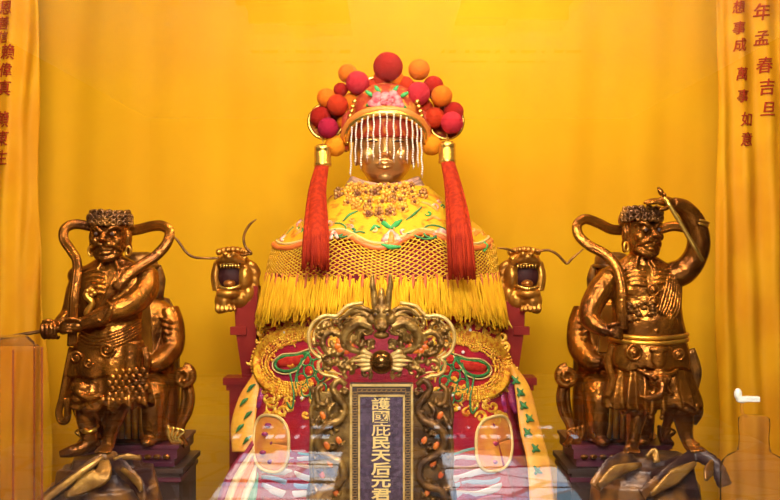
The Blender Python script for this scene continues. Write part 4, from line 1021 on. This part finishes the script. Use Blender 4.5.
# folds of the wrap across the chest
mb = MB()
for k in range(7):
    P = [(136-k*2.6, 265+k*1.5), (130-k*2.6, 277+k*2.2), (121-k*2.4, 290+k*2.6), (111-k*2.2, 301+k*3.4)]
    mb.tube([(u, v, tw(R1, u, v, 2.0)) for u, v in P], [1.5, 2.4, 2.6, 2.2, 1.2], n=4, seg=8)
part('chest_wrap', mb, q0, M_bronze, G)
mb = MB()
for k in range(5):
    P = [(84, 330+k*4), (98, 335+k*3.6), (114, 334+k*3), (130, 328+k*3), (143, 320+k*3)]
    mb.tube([(u, v, tw(R1, u, v, 1.2)) for u, v in P], [1.6, 2.6, 2.8, 2.4, 1.4], n=4, seg=8)
part('sash', mb, q0, M_bronze, G)
mb = MB(); P = []
mb.tube([(98, 286, tw(R1, 98, 286, 2)), (93, 294, -24), (99, 302, -25), (94, 312, -25), (99, 320, -24)], [2, 3.6, 3, 3.6, 1.5], n=4, seg=9)
for k in range(5): mb.ell((97 + 4*cos(k*1.3), 292+2.5*sin(k*1.3), -25), (2.8, 2.6, 2.2), nu=10, nv=8)
part('chest_ornament', mb, q0, M_bright, G)
mb = MB(); mb.tube([(116, 300, -33), (121, 305, -39), (118, 314, -40), (111, 320, -37), (108, 314, -36)], [2, 3, 3, 2.6, 1.6], 2, n=4, seg=9, closed=False); mb.tube([(122, 302, -30), (120, 313, -38), (113, 321, -36)], 2.2, n=3); part('sleeve_cuff', mb, q0, M_bronze, G)
skirt(q0, G, [(340, 110, -2, 34, 23), (352, 109, -2, 37, 25), (364, 107, -2, 39, 27), (374, 106, -2, 39, 26)], 96, 9, .05, 3, name='waist_guard')
skirt(q0, G, [(360, 110, 0, 34, 22), (380, 110, -1, 38, 25), (398, 110, -2, 41, 28), (404, 110, -2, 40, 27)], 140, 13, .10, 7, 1)
mb = MB()
for j in range(6):
    for k in range(6-(j == 5)):
        u = 118 + k*6 + (j % 2)*3 - 2; v = 369 + j*5.6
        mb.ell((u, v, -28 + abs(u-112)**2*.011 - j*.4), (3.5, 3.6, .9), nu=10, nv=6)
part('scale_panel', mb, q0, M_bronze, G)
spiral(q0, G, 114, 347, -27, 8, 1.7, 1, 2.0); spiral(q0, G, 83, 355, -24, 6, 1.5, -1, 1.7); spiral(q0, G, 96, 360, -28, 5, 1.4, 1, 1.6)
mb = MB()
for u, v, rx, ry in [(88, 385, 11, 7), (97, 392, 8, 6), (108, 396, 7, 6), (84, 396, 7, 5)]: mb.ell((u, v, -24), (rx, ry, 6))
mb.tube([(84, 388, -28), (96, 394, -31), (108, 391, -30)], 3, n=4); mb.tube([(98, 394, -30), (100, 408, -24), (104, 418, -18)], [4, 3.4, 1.6], n=4)
fused('knee_guard', mb, q0, M_bronze, G, .9, 2)
ribbon(q0, G, [(76, 346, -12), (73, 362, -14), (69, 380, -12), (65, 398, -10), (62, 410, -10), (64, 419, -10), (70, 418, -12), (72, 408, -14), (71, 396, -14)], 3.8, 2.2, 'sash_end')
ribbon(q0, G, [(146, 346, -8), (149, 360, -10), (146, 376, -8), (150, 392, -8)], 3.8, 2.2, 'sash_end')
mb = MB(); mb.tube([(86, 428, -9), (92, 430, -10), (98, 428, -6)], 2.2, n=4); mb.tube([(78, 426, 2), (88, 431, -9), (98, 426, 2)], 1.8, n=4); part('boot_cuff', mb, q0, M_bright, G)
# the rod in the fist
rd = thing('rod', 'thin dark rod pointing sideways from the fist of the guardian statue at its hip', 'rod', q0((58, 328, -23)))
mb = MB(); mb.tube([(66, 326.5, -22), (40, 331, -24), (10, 336, -27), (-30, 342, -31)], [1.8, 1.8, 1.7, 1.5], n=2, seg=10); part('shaft', mb, q0, M_bronze_dark, rd)
mb = MB(); mb.lathe([(0.3, 0), (2.4, 1), (2.8, 3), (2.2, 5), (.3, 6)], (0, 0), 12); mb.v = [(-30-b*1.6, 342+a*1.0, -31+c) for a, b, c in mb.v]; part('tip', mb, q0, M_gold, rd)

st1 = [([(112, 450, -16), (92, 464, -30), (66, 484, -40), (38, 506, -48)], [5, 6, 7, 8], 4), ([(114, 452, -18), (128, 462, -28), (146, 478, -34), (152, 492, -36)], [8, 9, 8, 5], 4)]
k1 = rockbase('rock_base', 'dark gold-streaked rock under the guardian statue holding a rod', 454, 106, 4, st1, 70, 62)
def streak(par, specs):
    for pts, r, th in specs:
        mb = MB(); mb.tube(pts, [x*1.15 for x in r], th*.5, n=5, seg=8); part('gilt_streak', mb, q0, M_streak, par)
streak(k1, [([(110, 452, -26), (90, 466, -37), (64, 486, -47), (36, 508, -56)], [2, 3.4, 3.4, 3], 2), ([(112, 455, -28), (112, 466, -40), (96, 476, -44), (80, 486, -48)], [4, 9, 7, 2], 2.4), ([(130, 462, -34), (146, 472, -40), (151, 482, -42)], [2, 4, 1.5], 2), ([(120, 454, -26), (134, 452, -24), (146, 455, -20)], [1.5, 3, 1.5], 2)])

# ------------------------------------------------ the one shading his brow
H = thing('guardian_statue', 'bronze guardian statue raising one hand to shade its brow', 'statue', q0((655, 449, 0)))
R2 = [(254, 641, 2, 12, 11), (262, 642, 2, 24, 13), (270, 644, 1, 34, 17), (284, 645, 0, 36, 20), (300, 646, -1, 35, 21), (318, 647, -3, 35, 23), (332, 648, -3, 37, 23), (348, 648, -1, 38, 22), (372, 650, 0, 34, 20), (386, 652, 0, 30, 18)]
mb = MB(); mb.trunk(R2, 36)
mb.tube([(640, 244, -1), (641, 257, 0), (642, 267, 1)], [11, 11.5, 16], n=3, seg=16)
for s in (-1, 1): mb.tube([(640+s*4, 252, -11), (641+s*7, 261, -13), (642+s*10, 268, -16)], 2, n=3)
q2 = face(mb, (640, 232, -4), .98, -.38)
ribs(mb, R2, 643, 5, 268, 4.2, -1, 21); ribs(mb, R2, 647, 4, 270, 4.5, 1, 18)
mb.ell((629, 290, tw(R2, 629, 290)+3), (11, 7, 5)); mb.ell((662, 290, tw(R2, 662, 290)+3), (10, 7, 5)); mb.ell((650, 322, tw(R2, 650, 322)+8), (24, 14, 9))
mb.ell((650, 329, tw(R2, 650, 329)-0), (2.6, 1.6, 1.5))
# raised arm
mb.tube([(672, 276, 0), (684, 270, -4), (693, 257, -7), (696, 241, -10), (690, 222, -14), (679, 209, -20), (666, 204, -26)], [14, 13.5, 12, 11.5, 11, 8.5, 6], n=5, seg=18)
mb.ell((672, 277, 0), (14, 11, 13)); mb.ell((658, 202.5, -29), (9, 5, 8))
for k in range(4): mb.tube([(653, 201+k*.9, -24-k*3.6), (645-k*.6, 201.5+k*.9, -24-k*3.8), (637+abs(k-1)*1.4, 203.5+k*1.0, -24-k*3.4)], [2.4, 2.2, 1.5], n=3, seg=8)
mb.tube([(662, 206, -33), (656, 210, -36), (650, 211, -37)], [2.8, 2.5, 1.8], n=3, seg=8)
# arm to the hip
mb.tube([(612, 276, 0), (600, 290, -3), (590, 306, -8), (588, 318, -14), (596, 326, -22), (603, 329, -25)], [12.5, 13, 11.5, 10.5, 8, 6.5], n=5, seg=16)
mb.ell((613, 276, 0), (12, 11, 12)); mb.ell((606, 329, -26), (7, 6, 6))
for k in range(4): mb.tube([(606+k*.6, 325+k*2.9, -30), (612, 326+k*2.9, -31), (616, 329+k*2.3, -28), (614, 333+k*1.4, -25)], [2.1, 2.1, 1.9, 1.5], n=3, seg=8)
mb.tube([(602, 324, -30), (608, 321.5, -32), (613, 322, -32)], [2.6, 2.3, 1.7], n=3, seg=8)
# legs
mb.tube([(636, 374, 0), (637, 396, -4), (636, 414, -2), (634, 430, 0), (633, 441, 0)], [16, 13, 10.5, 8, 6.2], n=5, seg=16)
mb.tube([(633, 439, 2), (631, 445, -5), (629, 447.5, -12)], [6.5, 7, 7.5], [6, 5, 3], n=3, seg=12); add_toes(mb, 629, 448, -15, -.6)
mb.tube([(668, 374, 0), (677, 396, -5), (682, 414, -3), (685, 430, 0), (687, 440, 0)], [17, 15, 11, 8, 6.2], n=5, seg=16)
mb.tube([(687, 438, 2), (689, 444, -5), (692, 446.5, -11)], [6.5, 7, 7.5], [6, 5, 3], n=3, seg=12); add_toes(mb, 692, 447, -14, .8)
fused('body', mb, q0, M_bronze, H, .85, 2)
eyes(q2, H, q0)
part('curly_hair', curls(q2), q0, M_bronze_dark, H)
mb = MB(); mb.tube([q2(18*cos(a)*1.04, -12.5 - (1.5 if k % 2 else 0), 18.5*sin(a)) for k, a in enumerate([-PI-.1 + (PI+.2)*i/12 for i in range(13)])], 1.8, n=2, seg=8)
part('hair_band', mb, q0, M_bronze, H)
for s in (-1, 1):
    mb = MB(); mb.tube([q2(s*19+2.6*cos(a*PI/6), 15+4.5*sin(a*PI/6), -2) for a in range(12)], 1.2, n=1, closed=True, seg=6); part('earring', mb, q0, M_bright, H)
ribbon(q0, H, [(628, 230, 14), (614, 229, 13), (600, 223, 8), (586, 219, 3), (577, 225, -2), (578, 236, -6), (588, 246, -10), (602, 254, -14), (612, 266, -19), (616, 284, -25), (616, 306, -28), (617, 328, -28)], 5.2, 2.6)
ribbon(q0, H, [(652, 231, 14), (664, 229, 13), (676, 226, 12), (690, 228, 10)], 5, 2.6)
for v in (289, 301): boss(q0, H, 648, v, tw(R2, 648, v, 2), 5.4)
mb = MB()
for k in range(7):
    P = [(664+k*2.6, 264+k*2), (663+k*2.4, 280+k*2), (658+k*2.6, 296+k*2.4), (652+k*2.2, 312+k*1.2)]
    mb.tube([(u, v, tw(R2, u, v, .8)) for u, v in P], [1.4, 2.3, 2.4, 1.0], n=4, seg=8)
part('chest_wrap', mb, q0, M_bronze, H)
mb = MB(); rr5 = random.Random(8)
for k in range(26):
    u = 618+rr5.random()*30; v = 306 + (u-618)*-.25 + rr5.random()*16
    mb.tube([(u-3, v, tw(R2, u-3, v, 1)), (u, v-2.5+rr5.random()*3, tw(R2, u, v, 3)), (u+3, v+1, tw(R2, u+3, v, 1))], [1, 2.2, 1], n=3, seg=7)
part('beast_sash', mb, q0, M_bronze_dark, H)
mb = MB()
for v, r in ((336, 2.2), (341, 2.6)):
    mb.tube([(648+38*cos(a), v - 2*cos(a)**2, -2 + 24.5*sin(a)) for a in [-PI + PI*i/20 for i in range(21)]], r, n=1, seg=9)
part('belt', mb, q0, M_bright, H)
skirt(q0, H, [(338, 648, -2, 37, 24), (350, 648, -2, 41, 27), (360, 648, -2, 42, 28), (366, 649, -2, 41, 27)], 72, 7, .03, 5, name='waist_guard')
skirt(q0, H, [(354, 649, 0, 37, 24), (376, 650, -1, 41, 27), (396, 651, -2, 45, 29), (404, 652, -2, 44, 28)], 160, 17, .13, 7, 2)
boss(q0, H, 628, 350, -27, 7); boss(q0, H, 672, 352, -26, 5)
mb = MB()
mb.ell((651, 355, -31), (8, 11, 4)); mb.ell((651, 347, -31), (10, 4, 4))
for s in (-1, 1): mb.tube([(651, 368, -31), (651+s*10, 371, -31), (651+s*20, 366, -27)], [3, 3.4, 1.5], n=4)
mb.ell((652, 378, -32), (11, 9, 7)); mb.ell((646, 374, -37), (3, 2.6, 3)); mb.ell((659, 374, -37), (3, 2.6, 3)); mb.tube([(653, 378, -38), (650, 388, -42), (640, 393, -40), (631, 391, -37)], [5, 4.4, 3.4, 1.6], n=5)
for s in (-1, 1): mb.tube([(653+s*6, 382, -35), (653+s*9, 389, -36), (653+s*12, 386, -36)], [2, 1.8, .8], n=3)
fused('beast_mask', mb, q0, M_bronze, H, .8, 2)
for u in (644, 655):
    mb = MB(); mb.tube([(u, 386, -30), (u+1, 398, -31), (u, 412, -28)], [3.4, 3.6, 1.6], 1.8, n=4, seg=9); mb.ell((u, 413, -28), 2.6, nu=10, nv=8); part('girdle_end', mb, q0, M_bronze, H)
ribbon(q0, H, [(612, 344, -10), (606, 360, -10), (610, 378, -12), (605, 396, -10)], 4, 2.2, 'sash_end')
ribbon(q0, H, [(690, 350, 2), (697, 372, 4), (694, 394, 6), (700, 412, 8), (694, 424, 10)], 6, 3, 'sash_end', M_bronze_dark)
for u, sgn in ((637, 1), (681, 1)):
    mb = MB()
    for k in range(9):
        a = -PI - .2 + (PI+.4)*k/8; mb.ell((u+15*cos(a), 406 + 2*(k % 2), -4+14*sin(a)), (4, 6, 3.4), nu=10, nv=8)
    part('trouser_hem', mb, q0, M_bronze, H)
mb = MB()
for o in (0, 3): mb.tube([(693+o*.3+10.2*cos(a*PI/8), 224-o+3.0*cos(a*PI/8), -13+10.6*sin(a*PI/8)) for a in range(16)], 1.5, n=1, closed=True, seg=8)
part('armlet', mb, q0, M_bright, H)
rd2 = thing('short_staff', 'thin golden staff with a knobbed end in the raised hand of a guardian statue', 'staff', q0((660, 206, -40)))
mb = MB(); mb.tube([(654, 199, -40), (666, 219, -42), (690, 261, -44)], [2.1, 2.2, 2.3], n=2, seg=10); part('shaft', mb, q0, M_gold, rd2)
mb = MB(); mb.ell((651, 194, -39), (2.8, 4.4, 2.8), Matrix.Rotation(-.5, 3, 'Z')); mb.ell((654, 197, -39.5), 2.4); mb.ell((649, 190.5, -39), 1.6); part('knob', mb, q0, M_bronze, rd2)
k2 = rockbase('rock_base', 'dark gold-streaked rock under the guardian statue shading its brow', 452, 650, 9, [([(630, 452, -14), (604, 462, -28), (588, 480, -36)], [8, 10, 8], 4), ([(690, 452, -14), (664, 466, -30), (632, 486, -40)], [8, 9, 7], 4), ([(692, 450, -14), (708, 460, -24), (716, 480, -30)], [8, 8, 8], 5)], 66, 62)
streak(k2, [([(634, 458, -32), (608, 464, -38), (590, 478, -42)], [2, 6, 3], 2.2), ([(686, 456, -34), (664, 468, -41), (640, 484, -46)], [2, 7, 2], 2.2), ([(704, 455, -28), (698, 464, -36), (694, 472, -40)], [2, 5, 1.5], 2.2), ([(640, 452, -26), (648, 446, -26), (649, 456, -32)], [1.5, 3, 3], 2)])

# ================================================================== seated attendants behind
s0 = F(-0.12); YS = s0.vz(ALT)
def seated(cx, s, label_statue, label_chair, label_plinth):
    X = lambda u: cx + s*u
    A = thing('attendant_statue', label_statue, 'statue', s0((cx, 437, -4)))
    R = [(296, cx, 4, 12, 11), (304, cx, 4, 28, 16), (316, cx, 4, 33, 20), (345, cx, 2, 32, 21), (375, cx, 0, 36, 24), (395, cx, -3, 40, 30), (425, cx, -6, 40, 34), (436, cx, -6, 42, 36)]
    mb = MB(); mb.trunk(R, 32)
    mb.tube([(cx, 286, 2), (cx, 300, 4)], [10, 13], n=2, seg=14)
    mb.ell((cx, 272, 0), (14, 19, 15)); mb.ell((cx, 284, -6), (10, 8, 10)); mb.tube([(cx, 268, -14), (cx, 276, -18)], [2, 3], n=2)
    for k in (-1, 1):
        mb.tube([(cx+k*2, 265, -14), (cx+k*6, 263, -14), (cx+k*11, 266, -9)], 1.4, n=3); mb.ell((cx+k*6, 269, -12), (3, 2, 2.4)); mb.ell((cx+k*14, 274, 2), (3, 7, 4))
        mb.tube([(cx+k*27, 310, 2), (cx+k*33, 326, -2), (cx+k*34, 346, -10), (cx+k*26, 358, -26), (cx+k*16, 360, -34)], [12, 12, 12, 11, 7], n=5, seg=16)
        mb.ell((cx+k*12, 360, -36), (6, 6, 6))
        for j in range(4): mb.tube([(cx+k*12, 356+j*3, -39), (cx+k*7, 356+j*3, -41), (cx+k*4, 358+j*2.4, -38)], [2, 2, 1.4], n=2, seg=7)
        mb.tube([(cx+k*16, 385, -14), (cx+k*20, 388, -34), (cx+k*20, 410, -40), (cx+k*19, 432, -36)], [17, 16, 13, 13], n=4, seg=16)
        mb.ell((cx+k*19, 433, -48), (8, 5, 11))
        for j in range(7): mb.tube([(cx+k*(22+j*1.5), 316+j*6, -13-j), (cx+k*(30+j*.6), 320+j*6, -15-j*1.4), (cx+k*(42-j*.4), 325+j*5, -6-j)], [1.2, 2.6, 1.2], n=3, seg=7)
    fused('body', mb, s0, M_bronze, A, 1.1, 2)
    mb = MB()
    mb.trunk([(252, cx, 2, 8, 8), (255, cx, 2, 15, 15), (262, cx, 2, 17, 17), (267, cx, 2, 17, 17)], 24); mb.tube([(cx+17.5*cos(a), 266, 2+17.5*sin(a)) for a in [2*PI*k/20 for k in range(20)]], 2.2, n=1, closed=True, seg=8)
    mb.tube([(cx-16, 266, 6), (cx-19, 280, 8), (cx-18, 300, 10)], [4, 5, 3], n=3); mb.tube([(cx+16, 266, 6), (cx+19, 280, 8), (cx+18, 300, 10)], [4, 5, 3], n=3)
    part('hat', mb, s0, M_bronze_dark, A)
    mb = MB()
    mb.prism([(cx-14, 304), (cx+14, 304), (cx+17, 350), (cx-17, 350)], -20, -17); part('breast_panel', mb, s0, M_bright, A, False)
    mb = MB()
    for k in range(9):
        u = -24 + k*6
        mb.tube([(cx+u*.8, 378, -44 + abs(u)*.35), (cx+u, 398, -50 + abs(u)*.2), (cx+u*1.1, 430, -50+abs(u)*.2)], [2.2, 3.4, 3], n=3, seg=8)
    part('robe_apron', mb, s0, M_bright, A)
    Cc = thing('carved_armchair', label_chair, 'chair', s0((cx, 459, 6)))
    mb = MB(); mb.box((cx, 444, -2), (46, 6, 44)); mb.box((cx, 453, -2), (43, 5, 41)); mb.box((cx, 438.5, -2), (48, 1.6, 46)); part('seat', mb, s0, M_purple, Cc, False)
    mb = MB(); mb.prism([(cx-34, 440), (cx+34, 440), (cx+32, 318), (cx+22, 300), (cx, 294), (cx-22, 300), (cx-32, 318)], 30, 36); part('backrest', mb, s0, M_bronze_dark, Cc, False)
    for k in (-1, 1):
        mb = MB(); c = lambda u: cx + k*u
        mb.tube([(c(36), 378, 30), (c(44), 376, 10), (c(50), 374, -12), (c(52), 373, -30)], [5, 5.5, 6, 6], n=4, seg=12)
        P = []
        for t in range(18):
            a = t/17*1.6*2*PI; r = 11*(1-t/24); P.append((c(51 + r*sin(a)*.9), 372 - r*cos(a)*.95, -36 - t*.2))
        mb.tube(P, [3.6, 3.8, 3.4, 2.4], 4.2, n=2, seg=10); mb.ell((c(51), 372, -36), (5, 5, 4))
        fused('armrest', mb, s0, M_bronze, Cc, 1.0, 1)
        mb = MB(); mb.tube([(c(54), 380, -30), (c(56), 394, -30), (c(53), 408, -30), (c(47), 420, -30), (c(46), 432, -30), (c(52), 441, -30)], [4.4, 4.6, 4.8, 4.4, 4.4, 3.2], n=5, seg=12); part('arm_post', mb, s0, M_bronze, Cc)
        mb = MB(); mb.tube([(c(49), 384, -28), (c(49), 398, -28), (c(47), 412, -28), (c(47), 432, -28)], [2.4, 3, 3, 2.6], n=4, seg=10); part('arm_strut', mb, s0, M_bronze, Cc)
        mb = MB()
        for j in range(4): mb.tube([(c(50-j*3), 437, -40), (c(46-j*3), 430-j, -42), (c(52-j*5), 425-j*2, -42), (c(47-j*4), 421, -42)], [2.4, 2.2, 1.6, .8], n=3, seg=8)
        part('side_scroll', mb, s0, M_gold if s > 0 else M_bronze, Cc)
    mb = MB()
    for k in range(9): mb.ell((cx-36+k*9, 448, -46.5), (4, 2.6, 1.4), nu=10, nv=7)
    part('seat_carving', mb, s0, M_bronze, Cc)
    pl = thing('plinth', label_plinth, 'plinth', s0((cx, YS, 4)))
    mb = MB(); mb.box((cx, 461.5, 0), (52, 2.4, 48)); mb.box((cx, (464+YS)/2, 0), (48, (YS-464)/2, 45)); part('block', mb, s0, M_darkwood, pl, False)
    mb = MB(); mb.box((cx, 470, 0), (50, 2, 47)); part('moulding', mb, s0, M_purple, pl, False)
    return A
seated(140, 1, 'seated bronze attendant statue half hidden behind the guardian holding a rod', 'carved armchair on a purple seat behind the guardian holding a rod', 'dark plinth under the armchair behind the guardian holding a rod')
seated(612, -1, 'seated bronze attendant statue half hidden behind the guardian shading its brow', 'carved armchair on a purple seat behind the guardian shading its brow', 'dark plinth under the armchair behind the guardian shading its brow')

# ================================================================== solid stand-ins for reflections at the edges
j0 = F(-1.285); YJ = j0.vz(ALT)
L = thing('reflected_box', 'tall six-sided amber glass lantern with red edges under the rod', 'reflection', j0((6, YJ, 0)))  # solid stand-in for a box mirrored in the display glass
M_amber = glassy('amber_glass', (1.0, .93, .84), 1.25, (.60, .28, .10), .09)
hexp = lambda r, ph=0: [(6 + r*cos(k*PI/3+ph), r*sin(k*PI/3+ph)) for k in range(6)]
for k in range(6):
    a, b = hexp(36)[k], hexp(36)[(k+1) % 6]
    mb = MB(); mb.add([(a[0], 348, a[1]), (b[0], 348, b[1]), (b[0], YJ-8, b[1]), (a[0], YJ-8, a[1])], [(0, 1, 2, 3)]); part('glass_side', mb, j0, M_amber, L, False)
    mb = MB(); mb.tube([(a[0], 347, a[1]), (a[0], YJ-6, a[1])], 1.0, n=1, seg=8); part('edge_bar', mb, j0, glassy('red_glass', (1, .8, .7), 1.2, (.6, .12, .06), .5) if k == 0 else bpy.data.materials['red_glass'], L)
mb = MB(); h1, h2 = hexp(37), hexp(22)
mb.add([(a, 349, b) for a, b in h1] + [(a, 336, b) for a, b in h2], [tuple(range(6, 12))] + [(k, (k+1) % 6, 6+(k+1) % 6, 6+k) for k in range(6)])
part('lid', mb, j0, M_amber, L, False)
mb = MB(); mb.add([(a, YJ-8, b) for a, b in hexp(38)] + [(a, YJ, b) for a, b in hexp(38)], [tuple(range(6)), tuple(range(11, 5, -1))] + [(k, (k+1) % 6, 6+(k+1) % 6, 6+k) for k in range(6)])
part('base', mb, j0, M_maroon, L, False)
B = thing('reflected_pump_bottle', 'clear amber stand-in for a reflected bottle with a white pump nozzle beside the rock', 'bottle', j0((754, YJ, 0)))  # built inside the case in place of a bottle mirrored in the pane
M_clear = glassy('clear_amber', (1.0, .95, .86), 1.04, (.62, .34, .14), .13)
mb = MB(); mb.lathe([(12, 416), (15, 418), (15.5, 424), (14.5, 436), (15, 446), (17, 452), (25, 456), (31, 462), (33, 470), (33, YJ-2), (30, YJ)], (754, 0), 32); part('body', mb, j0, M_clear, B)
mb = MB(); mb.tube([(742, 402, 0), (742, 412, 0), (747, 417, 0)], 1.6, n=2, seg=8); part('pump_stem', mb, j0, M_clear, B)
mb = MB(); mb.ell((738, 394, 0), (4, 6, 4)); mb.box((748, 399, 0), (11, 2.6, 4)); mb.ell((742, 400, 0), (6, 3, 5))
fused('pump_head', mb, j0, mat('white_plastic', (.85, .82, .75), .35), B, .8, 2)

# ================================================================== LIGHT AND CAMERA
def area(name, loc, target, sx, sy, power, col, spread=None):
    l = bpy.data.lights.new(name, 'AREA'); l.shape = 'RECTANGLE'; l.size = sx; l.size_y = sy; l.energy = power; l.color = col
    if spread: l.spread = spread
    o = bpy.data.objects.new(name, l); C.objects.link(o); o.location = loc
    d = Vector(target) - Vector(loc); o.rotation_euler = d.to_track_quat('-Z', 'Y').to_euler(); return o
WARM = (1.0, 0.86, 0.62)
for lx, lp in ((-1.15, 15), (-.35, 17), (.45, 19), (1.15, 13)): area('case_lamp', (lx, -1.28, 3.3), (lx*.75, -.1, 1.1), .14, .14, lp, WARM if abs(lx) < 1 else (1.0, .66, .30))
area('backdrop_lamp', (0.35, -0.1, 3.35), (0.3, 0.8, 2.2), 0.9, 0.3, 22, (1, .9, .68))
area('hall_fill', (-0.3, -2.9, 3.33), (0, -0.1, 0.75), 1.8, .8, 120, (1, .94, .84))  # added fill from the hall side, no fitting there
area('hall_fill', (0.1, -4.45, 3.25), (0, -0.3, 1.1), 1.7, .4, 250, (1, .94, .84))  # second added fill, more frontal, brightens the tablet and statue fronts
sl = bpy.data.lights.new('sun', 'SUN'); sl.energy = 26; sl.angle = math.radians(.35); sl.color = (1, .97, .94)
so = bpy.data.objects.new('sun', sl); C.objects.link(so); so.location = (0, -6.7, 6); so.rotation_euler = (0, math.radians(1.5), 0)
W = bpy.data.worlds.new('world'); SC.world = W; W.use_nodes = True
W.node_tree.nodes['Background'].inputs[0].default_value = (.6, .6, .65, 1); W.node_tree.nodes['Background'].inputs[1].default_value = 0.05

cam = bpy.data.cameras.new('camera'); cam.sensor_width = 36; cam.lens = FPX*36/780; cam.clip_start = .02
co = bpy.data.objects.new('camera', cam); C.objects.link(co); co.location = (0, CAMY, ZC); co.rotation_euler = (PI/2, 0, 0)
SC.camera = co
SC.view_settings.view_transform = 'Standard'; SC.view_settings.look = 'None'; SC.view_settings.exposure = -0.28; SC.view_settings.gamma = 1
SC.view_settings.use_curve_mapping = False
SC.cycles.use_denoising = True
SC.cycles.max_bounces = 10; SC.cycles.transparent_max_bounces = 16
